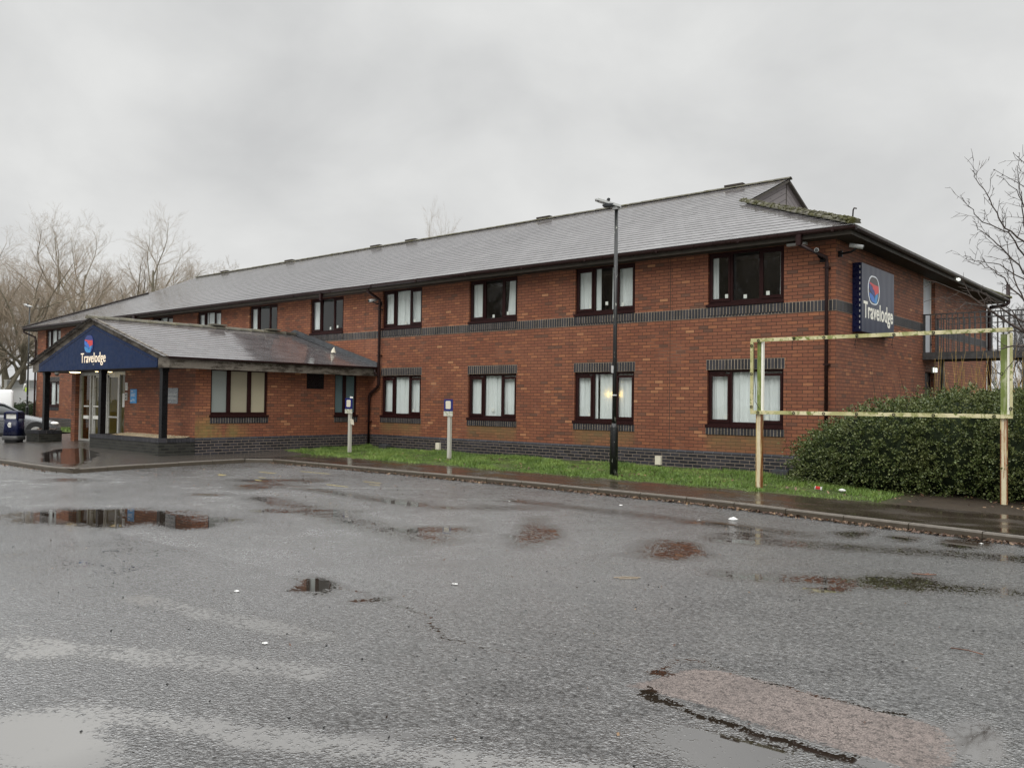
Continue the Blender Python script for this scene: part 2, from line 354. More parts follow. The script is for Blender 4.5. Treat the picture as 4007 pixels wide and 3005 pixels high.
# ------------------------------------------------------------------ mesh builder
class MB:
    def __init__(s): s.v = []; s.f = []; s.uv = []; s.sm = []
    def face(s, pts, uv=None, smooth=False):
        i = len(s.v); s.v += [tuple(map(float, p)) for p in pts]; s.f.append(tuple(range(i, i + len(pts)))); s.uv.append(uv); s.sm.append(smooth)
    def box(s, x0, x1, y0, y1, z0, z1, skip=''):
        A = (x0, y0, z0); B = (x1, y0, z0); Cc = (x1, y1, z0); D = (x0, y1, z0)
        E = (x0, y0, z1); F = (x1, y0, z1); G = (x1, y1, z1); H = (x0, y1, z1)
        for k, q in {'b': (D, Cc, B, A), 't': (E, F, G, H), 'f': (A, B, F, E), 'k': (Cc, D, H, G), 'l': (D, A, E, H), 'r': (B, Cc, G, F)}.items():
            if k not in skip: s.face(q)
        return s
    def obox(s, c, ax, ay, az):
        """oriented box: centre and three half-axis vectors"""
        c = Vector(c); ax = Vector(ax); ay = Vector(ay); az = Vector(az)
        p = lambda i, j, k: c + ax * i + ay * j + az * k
        for q in (((-1,1,-1),(1,1,-1),(1,-1,-1),(-1,-1,-1)), ((-1,-1,1),(1,-1,1),(1,1,1),(-1,1,1)), ((-1,-1,-1),(1,-1,-1),(1,-1,1),(-1,-1,1)),
                  ((1,1,-1),(-1,1,-1),(-1,1,1),(1,1,1)), ((-1,1,-1),(-1,-1,-1),(-1,-1,1),(-1,1,1)), ((1,-1,-1),(1,1,-1),(1,1,1),(1,-1,1))):
            s.face([p(*a) for a in q])
        return s
    def tube(s, pts, rad, n=8, cap=True, smooth=True):
        pts = [Vector(p) for p in pts]
        if not hasattr(rad, '__len__'): rad = [rad] * len(pts)
        base = len(s.v); ref = None
        for i, p in enumerate(pts):
            d = (pts[min(i + 1, len(pts) - 1)] - pts[max(i - 1, 0)]).normalized()
            if ref is None: ref = Vector((0, 0, 1)) if abs(d.z) < .9 else Vector((1, 0, 0))
            a = d.cross(ref)
            if a.length < 1e-4: a = d.cross(Vector((0.3, 1, .2)))
            a.normalize(); b = a.cross(d).normalized(); ref = b.cross(a) if False else ref
            for k in range(n):
                t = 2 * math.pi * k / n; s.v.append(tuple(p + (a * math.cos(t) + b * math.sin(t)) * rad[i]))
        for i in range(len(pts) - 1):
            for k in range(n):
                k2 = (k + 1) % n
                s.f.append((base + i * n + k, base + i * n + k2, base + (i + 1) * n + k2, base + (i + 1) * n + k)); s.uv.append(None); s.sm.append(smooth)
        if cap:
            s.f.append(tuple(base + k for k in range(n))[::-1]); s.uv.append(None); s.sm.append(False)
            e = base + (len(pts) - 1) * n; s.f.append(tuple(e + k for k in range(n))); s.uv.append(None); s.sm.append(False)
        return s
    def ball(s, c, r, n=8, m=5, sc=(1, 1, 1), z0=-1, z1=1):
        c = Vector(c); base = len(s.v)
        for i in range(m + 1):
            zz = z0 + (z1 - z0) * i / m; zz = math.sin(math.asin(max(-1, min(1, zz)))); rr = math.sqrt(max(0, 1 - zz * zz))
            for k in range(n):
                t = 2 * math.pi * k / n; s.v.append((c.x + r * rr * math.cos(t) * sc[0], c.y + r * rr * math.sin(t) * sc[1], c.z + r * zz * sc[2]))
        for i in range(m):
            for k in range(n):
                k2 = (k + 1) % n; s.f.append((base + i * n + k, base + i * n + k2, base + (i + 1) * n + k2, base + (i + 1) * n + k)); s.uv.append(None); s.sm.append(True)
        return s
    def prism(s, poly, nrm, d, cap_back=True):
        """extrude a planar polygon (ccw seen from the side nrm points to) backwards by d"""
        n = Vector(nrm).normalized(); f = [Vector(p) for p in poly]; b = [p - n * d for p in f]
        s.face(f)
        if cap_back: s.face(b[::-1])
        for i in range(len(f)):
            j = (i + 1) % len(f); s.face([f[i], b[i], b[j], f[j]])
        return s
    def build(s, name, mat, parent=None, loc=None):
        me = bpy.data.meshes.new(name)
        vs = s.v
        if loc is not None: vs = [(a - loc[0], b - loc[1], c - loc[2]) for a, b, c in vs]
        me.from_pydata(vs, [], s.f); me.validate()
        ul = me.uv_layers.new(name='UVMap')
        if len(me.polygons) == len(s.f):
            nl = len(me.loops); co = np.array([v for v in s.v]); li = np.empty(nl, int); me.loops.foreach_get('vertex_index', li)
            P = co[li]; nr = np.empty(len(s.f) * 3); me.polygons.foreach_get('normal', nr); nr = np.abs(nr.reshape(-1, 3))
            lt = np.empty(len(s.f), int); me.polygons.foreach_get('loop_total', lt); nn = np.repeat(nr, lt, axis=0)
            uv = np.where((nn[:, 2:3] > .75), P[:, :2], np.where(nn[:, 0:1] > nn[:, 1:2], P[:, 1:3], P[:, [0, 2]]))
            if any(u is not None for u in s.uv):
                k = 0
                for u, t in zip(s.uv, lt):
                    if u is not None: uv[k:k + t] = u
                    k += t
            ul.data.foreach_set('uv', uv.astype(np.float32).ravel())
            me.polygons.foreach_set('use_smooth', s.sm)
        me.materials.append(MAT[mat] if isinstance(mat, str) else mat)
        o = bpy.data.objects.new(name, me); C.objects.link(o)
        if loc is not None and parent is None: o.location = loc
        if parent: o.parent = parent
        return o

def tag(o, label=None, cat=None, group=None, kind=None):
    for k, v in (('label', label), ('category', cat), ('group', group), ('kind', kind)):
        if v: o[k] = v
    return o
def thing(name, loc, label, cat, group=None):
    o = bpy.data.objects.new(name, None); C.objects.link(o); o.location = loc; o.empty_display_size = .2
    return tag(o, label, cat, group)
def sub(name, parent):
    o = bpy.data.objects.new(name, None); C.objects.link(o); o.parent = parent; return o
def np_mesh(name, verts, faces, mat, parent=None, smooth=False):
    """fast builder for one big mesh: verts (n,3), faces (m,k) with k = 3 or 4"""
    me = bpy.data.meshes.new(name); verts = np.asarray(verts, np.float32); faces = np.asarray(faces, np.int32)
    me.vertices.add(len(verts)); me.vertices.foreach_set('co', verts.ravel())
    m, k = faces.shape; me.loops.add(m * k); me.loops.foreach_set('vertex_index', faces.ravel())
    me.polygons.add(m); me.polygons.foreach_set('loop_start', np.arange(0, m * k, k, dtype=np.int32))
    me.update(calc_edges=True)
    if smooth: me.polygons.foreach_set('use_smooth', np.ones(m, bool))
    me.materials.append(MAT[mat]); o = bpy.data.objects.new(name, me); C.objects.link(o)
    if parent: o.parent = parent
    return o
def copy_tree(o, parent=None):
    c = o.copy(); C.objects.link(c)
    if parent: c.parent = parent
    for ch in [q for q in o.children]: copy_tree(ch, c)
    return c
def text_mesh(body, size, width, depth, bold, mat, name, parent, M4, sp=1.0):
    cu = bpy.data.curves.new('lettering', 'FONT'); cu.body = body; cu.size = size; cu.extrude = depth; cu.offset = bold; cu.space_character = sp
    cu.bevel_depth = 0; cu.resolution_u = 6
    t = bpy.data.objects.new('lettering', cu); C.objects.link(t)
    dg = bpy.context.evaluated_depsgraph_get(); me = bpy.data.meshes.new_from_object(t.evaluated_get(dg))
    bpy.data.objects.remove(t); bpy.data.curves.remove(cu)
    co = np.empty(len(me.vertices) * 3); me.vertices.foreach_get('co', co); co = co.reshape(-1, 3); co[:, 0] -= co[:, 0].min(); w = co[:, 0].max(); co[:, 0] *= width / w
    h = np.c_[co, np.ones(len(co))] @ np.array(M4).T
    me.vertices.foreach_set('co', h[:, :3].astype(np.float32).ravel()); me.materials.clear(); me.materials.append(MAT[mat]); me.update()
    o = bpy.data.objects.new(name, me); C.objects.link(o)
    if parent: o.parent = parent
    return o, w
def frame4(o, u, v):
    """matrix with local x along u, y along v, origin o"""
    u = Vector(u).normalized(); v = Vector(v).normalized(); w = u.cross(v)
    return [[u.x, v.x, w.x, o[0]], [u.y, v.y, w.y, o[1]], [u.z, v.z, w.z, o[2]], [0, 0, 0, 1]]

# ------------------------------------------------------------------ ground, car park, kerb, pavement, verge
def kerb_y(x):
    return float(np.interp(x, [-13.2, -9.8, -3.7, -.46, 1.96, 4.2, 16], [-4.6, -4.5, -4.5, -4.66, -5.1, -5.5, -7.6]))
def kerb_x(y): return float(np.interp(y, [-9.55, -8.8, -7.3, -5.5, -4.6], [-12.5, -12.8, -13.08, -13.2, -13.2]))
def back_y(x): return float(np.interp(x, [-14.4, -1.2, 1.4, 4, 16], [-3.1, -3.17, -3.42, -3.6, -5.7]))
def gz(x, y):
    c = lambda v, a, b: max(a, min(b, v))
    if x > -13.2:
        b = .1 + .04 * c((y - kerb_y(x)) / 1.4, 0, 1)
        if y > back_y(x): b += .05 * c((y - back_y(x)) / 3.1, 0, 1) + (.03 * c((-x) / 14, 0, 1)) * c((y - back_y(x)) / 3.1, 0, 1)
        return b
    g = .1 + min(.04 * max(0, y + 9.6), .06 * max(0, -13.2 - x) + .04 * c((y + 4.5) / 1.4, 0, 1))
    if y > -3.1: g += .06 * c((y + 3.1) / 3.1, 0, 1)
    return g

mb = MB(); mb.face([(-700, -700, -.04), (700, -700, -.04), (700, 700, -.04), (-700, 700, -.04)])
tag(mb.build('ground', 'far_ground'), kind='structure')

# standing water: centre and two half axes on the car park surface (surveyed), plus the resurfaced strip
PUD = [(-5.45,-11.92,1.17,1.21,0.96,-0.43),(-4.14,-11.56,0.29,0.3,0.64,-0.34),(-4.21,-9.75,0.5,0.53,0.29,-0.21),(-1.64,-9.79,0.47,0.48,0.34,-0.32),
 (-0.0,-12.54,0.18,0.18,0.33,-0.25),(0.77,-12.67,0.18,0.17,0.1,-0.08),(1.32,-8.81,0.37,0.37,0.36,-0.62),(-0.54,-8.81,0.25,0.25,0.82,-1.01),
 (2.48,-6.05,0.28,0.29,0.12,-0.36),(3.07,-6.03,0.16,0.16,0.09,-0.3),(3.73,-5.9,0.25,0.25,0.11,-0.51),(3.7,-8.87,0.42,0.41,0.12,-0.39),
 (3.44,-9.64,0.2,0.19,0.1,-0.26),(3.5,-12.75,0.08,0.07,0.06,-0.09),(5.19,-12.56,0.21,0.19,0.09,-0.39),(4.30,-13.42,0.42,0.06,0.04,-0.24),
 (1.91,-15.49,0.29,0.27,0.49,-0.19),(0.21,-14.96,0.21,0.2,0.37,-0.14),(1.07,-14.54,0.3,0.28,0.2,-0.1),(3.11,-14.47,0.37,0.34,0.07,-0.06),
 (-11.08,-10.18,0.4,0.46,0.54,-0.22),(-7.67,-8.25,0.37,0.41,0.49,-0.32),(-8.45,-7.17,0.59,0.68,0.42,-0.29),(-6.97,-9.44,0.28,0.31,0.28,-0.17),
 (-2.39,-7.15,0.41,0.43,0.3,-0.34),(1.4,-7.14,0.3,0.31,0.13,-0.28)]
STR = {0: 1.15, 1: 1.0, 2: .75, 3: .75, 4: 1.15, 5: .75, 6: .9, 7: .7, 8: .95, 9: .9, 10: 1., 11: .75, 12: .7, 13: 1, 14: 1, 15: 1, 16: 1.3, 17: .75, 18: .5, 19: .6, 20: .75, 21: .75, 22: .7, 23: .65, 24: .7, 25: .7}
CRACK = [[(-.82,-12.62),(-.16,-12.46),(.72,-12.6),(1.32,-12.68),(1.61,-12.83),(1.95,-12.89),(2.36,-12.94),(2.82,-12.97)],
         [(3.46,-12.80),(3.50,-12.50),(3.70,-12.31),(4.28,-12.37),(5.0,-12.42)], [(3.56,-13.05),(4.29,-13.13),(5.0,-13.18)]]
CW = [.025, .035, .06]; CS = [.5, .8, .95]
def seg_dist(X, Y, a, b):
    ax, ay = a; bx, by = b; dx, dy = bx - ax, by - ay; t = np.clip(((X - ax) * dx + (Y - ay) * dy) / (dx * dx + dy * dy), 0, 1)
    return np.hypot(X - ax - t * dx, Y - ay - t * dy)
def wetness(X, Y):
    X0, Y0 = X, Y; X = X0 + .10 * np.sin(3.1 * Y0 + 1) + .05 * np.sin(7.3 * X0 + 2 * Y0) + .025 * np.sin(17 * Y0 + 5 * X0); Y = Y0 + .07 * np.sin(2.7 * X0 + 2) + .04 * np.sin(8.1 * Y0 - 3 * X0) + .02 * np.sin(19 * X0)
    w = np.full(X.shape, -.35)
    for i, (cx, cy, ax, ay, bx, by) in enumerate(PUD):
        det = ax * by - ay * bx; u = ((X - cx) * by - (Y - cy) * bx) / det; v = (-(X - cx) * ay + (Y - cy) * ax) / det
        r = np.sqrt(u * u + v * v); w = np.maximum(w, STR[i] * 1.25 * np.clip(1.25 - r, -1, .75) - .1)
    for pl, wd, st in zip(CRACK, CW, CS):
        for a, b in zip(pl, pl[1:]): w = np.maximum(w, st * np.clip(1.3 - seg_dist(X, Y, a, b) / wd * .8, -.6, 1) - .1)
    return w
PQ = [(3.56, -12.98), (3.64, -12.42), (3.78, -12.37), (5.05, -12.47), (5.17, -12.62), (5.18, -12.90), (5.05, -13.12)]   # resurfaced strip, rounded corners
def patchf(X, Y):
    d = np.full(X.shape, 9.); n = len(PQ); cx, cy = 4.4, -12.75
    for i in range(n):
        (ax, ay), (bx, by) = PQ[i], PQ[(i + 1) % n]; L = math.hypot(bx - ax, by - ay); nx, ny = (by - ay) / L, -(bx - ax) / L
        s = 1 if (cx - ax) * nx + (cy - ay) * ny > 0 else -1
        d = np.minimum(d, s * ((X - ax) * nx + (Y - ay) * ny))
    return d
def axis(parts):
    a = []
    for lo, hi, st in parts: a += list(np.arange(lo, hi, st))
    return np.array(a + [parts[-1][1]])
xs = axis([(-62, -14, 2.), (-14, -9, .3), (-9, -1.5, .1), (-1.5, 5.8, .05), (5.8, 9, .3), (9, 30, 2.)])
ys = axis([(-45, -17, 3.), (-17, -15.7, .2), (-15.7, -12, .04), (-12, -8, .08), (-8, -4.2, .12), (-4.2, 18, 1.6)])
X, Y = np.meshgrid(xs, ys); nx, ny = len(xs), len(ys)
V = np.stack([X, Y, np.zeros_like(X)], -1).reshape(-1, 3)
ii = (np.arange(ny - 1)[:, None] * nx + np.arange(nx - 1)[None]).ravel()
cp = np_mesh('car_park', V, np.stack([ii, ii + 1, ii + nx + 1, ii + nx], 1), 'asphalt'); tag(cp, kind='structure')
WT = wetness(X, Y)
# damp haunches: the left foreground lies low and holds a broad film, streaks of sheen cross it
lf = np.clip(((2.6 - X) * .5 + (-13.9 - Y) * .75) / 1.6, 0, 1) * (Y < -12.5)
for (ax_, ay_, bx_, by_, wd_) in ((.4, -14.9, 2.0, -14.1, .16), (1.6, -15.3, 3.6, -14.35, .10), (2.6, -14.9, 4.2, -14.0, .09), (-.5, -13.9, 1.4, -13.6, .14), (-6, -9.2, -1, -10.2, .25), (-9, -7.6, -3, -8.0, .2), (1.5, -7.6, 4.4, -6.6, .25), (2.5, -9.6, 4.6, -8.6, .2), (-3, -6.4, 2, -6.6, .2)):
    WT = np.maximum(WT, .42 * np.clip(1.6 - seg_dist(X, Y, (ax_, ay_), (bx_, by_)) / wd_, -1, 1) + .05)
dist_ = np.hypot(X - 6.2, Y + 17.2)
WT = np.maximum(WT, -.30 + .34 * lf + .22 * np.clip((dist_ - 3) / 9, 0, 1))
SI = np.clip((2.75 - X) * 1.2, 0, 1) * np.clip((-13.9 - Y) * 1.2, 0, 1) + .45 * np.clip((X - 4.9) * 2, 0, 1) * np.clip((-12.1 - Y) * 2, 0, 1) + .3 * lf  # where the painted sky sheen lightens the water
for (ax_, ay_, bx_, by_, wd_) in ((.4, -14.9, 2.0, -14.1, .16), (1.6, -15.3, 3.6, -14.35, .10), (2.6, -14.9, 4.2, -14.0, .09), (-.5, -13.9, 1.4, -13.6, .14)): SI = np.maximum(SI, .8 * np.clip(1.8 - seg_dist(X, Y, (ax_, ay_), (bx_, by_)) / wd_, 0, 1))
for nm, arr in (('wet', WT), ('patch', patchf(X, Y)), ('sheen_tint', np.clip(SI, 0, 1)), ('film', np.clip((2.9 - X) / 4.5, 0, 1) * np.clip((-5.5 - Y) / 4 , .25, 1))):
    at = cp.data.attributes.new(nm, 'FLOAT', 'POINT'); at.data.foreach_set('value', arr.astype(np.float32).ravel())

# kerb stones: about 0.9 m long, bevelled top edge, open joints
line = [(-62, -9.95), (-30, -9.75), (-16.4, -9.64), (-13.0, -9.60), (-12.68, -9.52), (-12.52, -9.3), (-12.8, -8.8), (-13.08, -7.3), (-13.2, -5.5), (-13.2, -4.75),
        (-13.12, -4.6), (-12.9, -4.56), (-9.8, -4.5), (-3.7, -4.5), (-.46, -4.66), (1.96, -5.1), (4.2, -5.5), (16, -7.6)]
def resample(line, st):
    P = [np.array(line[0], float)]; pts = [np.array(p, float) for p in line]; i = 0; cur = pts[0]; out_ = [cur]; need = st
    for a, b in zip(pts, pts[1:]):
        L = np.linalg.norm(b - a); t = 0.
        while L - t >= need: t += need; out_.append(a + (b - a) * t / L); need = st
        need -= (L - t)
    return out_
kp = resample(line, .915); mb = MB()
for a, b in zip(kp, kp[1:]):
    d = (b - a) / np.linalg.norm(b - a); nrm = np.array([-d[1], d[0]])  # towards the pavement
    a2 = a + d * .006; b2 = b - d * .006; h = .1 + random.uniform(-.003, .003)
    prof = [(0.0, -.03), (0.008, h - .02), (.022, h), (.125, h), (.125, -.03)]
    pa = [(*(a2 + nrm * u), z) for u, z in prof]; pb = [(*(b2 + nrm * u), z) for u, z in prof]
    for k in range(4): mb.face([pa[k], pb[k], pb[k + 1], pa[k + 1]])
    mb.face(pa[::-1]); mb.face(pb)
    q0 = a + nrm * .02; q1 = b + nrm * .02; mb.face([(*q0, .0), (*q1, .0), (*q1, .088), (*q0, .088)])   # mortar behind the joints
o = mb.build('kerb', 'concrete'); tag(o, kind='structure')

def grid_strip(name, mat, xs_, yf0, yf1, rows, zo=0., zf=gz):
    v = []; f = []
    for x in xs_:
        y0, y1 = yf0(x), yf1(x)
        for r in range(rows + 1):
            y = y0 + (y1 - y0) * r / rows; v.append((x, y, zf(x, y) + zo))
    n = rows + 1
    for i in range(len(xs_) - 1):
        for r in range(rows): f.append((i * n + r, (i + 1) * n + r, (i + 1) * n + r + 1, i * n + r + 1))
    return np_mesh(name, v, f, mat)
tag(grid_strip('pavement', 'pavement', np.arange(-13.2, 16.1, .4), lambda x: kerb_y(x) + .12, back_y, 4), kind='structure')
yy = np.concatenate([np.arange(-9.5, -4.6, .12), [-4.5, -4.2, -3.8, -3.4, -3.1]]); v = []; f = []; cols = 70
for y in yy:
    xr = kerb_x(y) - (.12 if y < -4.6 else 0)
    for k in range(cols + 1):
        x = -26 + (xr + 26) * k / cols; v.append((x, y, gz(x, y) - (.0005 if y > -4.6 else 0)))
for i in range(len(yy) - 1):
    for k in range(cols): a = i * (cols + 1) + k; f.append((a, a + 1, a + cols + 2, a + cols + 1))
fc = np_mesh('forecourt', v, f, 'forecourt_surface'); tag(fc, kind='structure')
va = np.array(v); u = ((va[:, 0] + 15.2) / 2.4 + (va[:, 1] + 8.3) / 6); w_ = ((va[:, 1] + 8.45) + .33 * (va[:, 0] + 15.2)) / .75
rr = np.sqrt(((va[:, 0] + 16.2 + .5 * (va[:, 1] + 8)) / 2.9) ** 2 + (w_ * .8) ** 2); at = fc.data.attributes.new('wet', 'FLOAT', 'POINT'); at.data.foreach_set('value', (1.3 * np.clip(1.1 - rr, -.5, .8)).astype(np.float32))
mb = MB(); mb.box(-26.12, -26, -9.5, 0, -.03, .12); tag(mb.build('kerb_edge', 'concrete'), kind='structure')
# verge: grass between the path and the building, and round the end wall
tag(grid_strip('grass_verge', 'verge_soil', np.concatenate([[-14.36], np.arange(-14.2, 16.3, .4)]), back_y, lambda x: .02 if x < .01 else 22, 10,
     zf=lambda x, y: gz(x, y) + (.0 if y < .1 else 0)), kind='structure')
tag(grid_strip('lawn', 'verge_soil', np.arange(-42, -21.9, 1.), lambda x: -2.2, lambda x: .02, 3, zf=lambda x, y: .16 + .02 * (y + 2.2)), kind='structure')

def blades(name, n, xr, yf, hh, mat, seed, zf=gz, wd=.008):
    r = np.random.default_rng(seed); x = r.uniform(*xr, n); t = r.random(n); y0 = np.array([yf(a)[0] for a in x]); y1 = np.array([yf(a)[1] for a in x]); y = y0 + (y1 - y0) * t
    z = np.array([zf(a, b) for a, b in zip(x, y)]); h = r.uniform(.5, 1.2, n) * hh * (1 + .5 * np.sin(x * 2.1 + y * 3)); an = r.uniform(0, 6.28, n); ln = r.normal(0, .5, (n, 2)) * h[:, None]
    bare = np.sin(x * 1.7 + 1.3 * np.sin(y * 2.3)) * np.sin(y * 2.9 + x * .9 + 2) + .4 * np.sin(x * 6.1) * np.sin(y * 5.3); h = np.where(bare > .62, h * .25, h)
    w = wd * r.uniform(.6, 1.4, n); dx, dy = np.cos(an) * w, np.sin(an) * w
    V = np.empty((n, 3, 3)); V[:, 0] = np.c_[x - dx, y - dy, z - .01]; V[:, 1] = np.c_[x + dx, y + dy, z - .01]; V[:, 2] = np.c_[x + ln[:, 0], y + ln[:, 1], z + h]
    return np_mesh(name, V.reshape(-1, 3), np.arange(n * 3).reshape(n, 3), mat)
tag(blades('grass', 60000, (-14.3, 1.9), lambda x: (back_y(x) + .03 + .05 * math.sin(x * 5) + .05 * math.sin(x * 11 + 2) + .04 * math.sin(x * 23), -.03), .055, 'grass', 3), 'short bright green grass on the verge below the brick wall', 'grass', kind='stuff')
tag(blades('grass', 5000, (-41, -22.2), lambda x: (-2.1, -.1), .06, 'grass', 4, zf=lambda x, y: .16 + .02 * (y + 2.2), wd=.02), 'grass strip beside the far end of the building behind the silver car', 'grass', kind='stuff')

# ------------------------------------------------------------------ hotel building
HB = thing('hotel_building', (-20.2, 6.6, 0), 'two storey red brick hotel with grey tiled roof and pillared entrance wing', 'building')
HBo = (-20.2, 6.6, 0)
def hb(mb, name, mat, parent=None, label=None):
    o = mb.build(name, mat, parent or HB, loc=HBo if parent is None else None)
    if label: o['label'] = label
    return o
def sub_hb(name, label=None):
    o = bpy.data.objects.new(name, None); C.objects.link(o); o.parent = HB; o.location = (20.2, -6.6, 0)   # children work in site coordinates
    if label: o['label'] = label
    return o
L0, L1, DEP = -40.47, 0.0, 13.2
SOF = 4.99
def wall_face(mb, axis_, pos, u0, u1, z0, z1, holes, sgn):
    """wall sheet with openings, in plane axis_=pos; sgn = outward direction"""
    us = sorted({u0, u1, *[h[0] for h in holes], *[h[1] for h in holes]}); zs = sorted({z0, z1, *[h[2] for h in holes], *[h[3] for h in holes]})
    us = [a for a in us if u0 <= a <= u1]; zs = [a for a in zs if z0 <= a <= z1]
    P = (lambda u, z, d=0: (u, pos - sgn * d, z)) if axis_ == 'y' else (lambda u, z, d=0: (pos - sgn * d, u, z))
    for a, b in zip(us, us[1:]):
        for c, d in zip(zs, zs[1:]):
            um, zm = (a + b) / 2, (c + d) / 2
            if any(h[0] < um < h[1] and h[2] < zm < h[3] for h in holes): continue
            q = [P(a, c), P(b, c), P(b, d), P(a, d)]
            mb.face(q, uv=[(a, c), (b, c), (b, d), (a, d)])
    for h in holes:
        a, b, c, d = h[:4]; t = h[4] if len(h) > 4 else .11
        for q, uvq in (([P(a, c), P(a, d), P(a, d, t), P(a, c, t)], [(a, c), (a, d), (a + t, d), (a + t, c)]), ([P(b, c, t), P(b, d, t), P(b, d), P(b, c)], [(b - t, c), (b - t, d), (b, d), (b, c)]),
                       ([P(a, d), P(b, d), P(b, d, t), P(a, d, t)], None), ([P(a, c, t), P(b, c, t), P(b, c), P(a, c)], None)):
            mb.face(q, uv=uvq)
WINX = [-1.96 - 3.655 * k for k in range(11)]
HWID = .875
low = [k for k in range(11) if k < 4 or k > 5]
WX0, WX1, WY = -22.0, -14.41, -5.75      # entrance wing footprint
holes = [(x - HWID, x + HWID, 3.777, SOF) for x in WINX] + [(WINX[k] - HWID, WINX[k] + HWID, 1.12, 2.4) for k in low]
mb = MB(); wall_face(mb, 'y', 0., L0, L1, .6, SOF, holes, -1); hb(mb, 'wall', 'brick_front')
mb = MB()
wall_face(mb, 'x', 0., 0, DEP, .6, SOF, [(6.15, 7.25, 2.95, SOF, .16), (6.3, 7.25, .6, 2.55, .16)], 1)
mb.face([(L0, 0, .6), (L0, 0, SOF), (L0, DEP, SOF), (L0, DEP, .6)]); mb.face([(L0, DEP, .6), (L0, DEP, SOF), (0, DEP, SOF), (0, DEP, .6)])
hb(mb, 'wall', 'brick_plain')
# movement joints
mb = MB()
for x in (-3.78, -14.62, -25.7): mb.box(x - .006, x + .006, -.0015, .02, .1, SOF)
hb(mb, 'movement_joint', 'soffit_dark')
# plinth of blue brick with a bullnosed top course, and blue soldier bands
mb = MB(); mb.box(WX1, .03, -.03, .0, -.1, .535); mb.box(L0 - .03, WX0, -.03, 0, -.1, .535)
mb.box(0, .03, 0.001, DEP, -.1, .535); hb(mb, 'plinth', 'brick_blue')
mb = MB()
def bull(x0, x1, y, n):
    st = (x1 - x0) / n
    for i in range(n):
        a = x0 + st * i + .004; b = a + st - .008
        mb.face([(a, y - .03, .537), (b, y - .03, .537), (b, y - .028, .57), (a, y - .028, .57)]); mb.face([(a, y - .028, .57), (b, y - .028, .57), (b, y, .602), (a, y, .602)])
bull(WX1 + .03, .03, 0, 64); bull(L0, WX0, 0, 82)
for i in range(58):
    a = .228 * i + .004; b = a + .22; mb.face([(.03, a, .537), (.03, b, .537), (.028, b, .57), (.028, a, .57)]); mb.face([(.028, a, .57), (.028, b, .57), (0, b, .602), (0, a, .602)])
hb(mb, 'plinth_coping', 'lead', label='dark sloped brick course along the plinth top')
mb = MB()
def soldier_face(mb, P0, P1, n, off, z0, z1, seed=0):
    """run of upright bricks with recessed pale joints; P0->P1 along the wall, off = outward unit vector"""
    P0 = Vector(P0); P1 = Vector(P1); o = Vector(off); st = (P1 - P0) / n
    for i in range(n):
        a = P0 + st * i; b = a + st; m = st.normalized() * .0055
        a2 = a + m; b2 = b - m
        f = [(a2 + o * .004), (b2 + o * .004)]
        mb.face([(f[0].x, f[0].y, z0), (f[1].x, f[1].y, z0), (f[1].x, f[1].y, z1), (f[0].x, f[0].y, z1)])
        for q, r_ in ((f[0], a2), (f[1], b2)): mb.face([(q.x, q.y, z0), (r_.x, r_.y, z0), (r_.x, r_.y, z1), (q.x, q.y, z1)])
mj = MB()
def band(x0, x1, z0=3.552, z1=3.777):
    n = max(1, round((x1 - x0) / .0752)); soldier_face(mb, (x0, 0, 0), (x1, 0, 0), n, (0, -1, 0), z0 + .005, z1 - .005)
    mj.face([(x0, -.0015, z0), (x1, -.0015, z0), (x1, -.0015, z1), (x0, -.0015, z1)])
band(L0, 0.004)
n = round(DEP / .0752)
for a, b in ((0, 6.15), (7.25, DEP)):
    soldier_face(mb, (0, a, 0), (0, b, 0), round((b - a) / .0752), (1, 0, 0), 3.557, 3.772); mj.face([(.0015, a, 3.552), (.0015, b, 3.552), (.0015, b, 3.777), (.0015, a, 3.777)])
for v_ in ('band',):
    o = hb(mb, 'brick_band', 'lead'); o['label'] = 'dark upright brick band round the first floor'
foliage('blue_brick_unit', (.016, .016, .019), (.026, .026, .031), (.046, .044, .05), .5)
o.data.materials[0] = MAT['blue_brick_unit']
simple('mortar_pale', (.40, .33, .24), .9, var=.35, scale=3)
hb(mj, 'band_mortar', 'mortar_pale')
for ob in list(HB.children):
    if ob.name.startswith('plinth_coping'): ob.data.materials[0] = MAT['blue_brick_unit']
simple('brick_joint', (.05, .045, .04), .9)

# ---- windows
def bar(mb, x0, x1, z0, z1, y0, y1): mb.box(x0, x1, y0, y1, z0, z1)
def curtain(mb, xa, xb, z0, z1, y, amp=.022, fr=38, lean=0.0, seed=0):
    n = max(6, int(abs(xb - xa) * 70)); m = 6; r = random.Random(seed); ph = r.uniform(0, 6); base = len(mb.v)
    for i in range(n + 1):
        t = i / n
        for j in range(m + 1):
            s_ = j / m; x = xa + (xb - xa) * t; x = x + lean * (1 - s_) ** 1.5 * (1 if t > .5 else t * 2)
            yy_ = y + amp * math.sin(fr * (xa + (xb - xa) * t) + ph + .8 * math.sin(7 * t + ph)) * (.65 + .35 * (1 - s_)) + .008 * math.sin(90 * t + s_ * 2)
            mb.v.append((x, yy_, z0 + (z1 - z0) * s_))
    for i in range(n):
        for j in range(m):
            a = base + i * (m + 1) + j; mb.f.append((a, a + m + 1, a + m + 2, a + 1)); mb.uv.append(None); mb.sm.append(True)
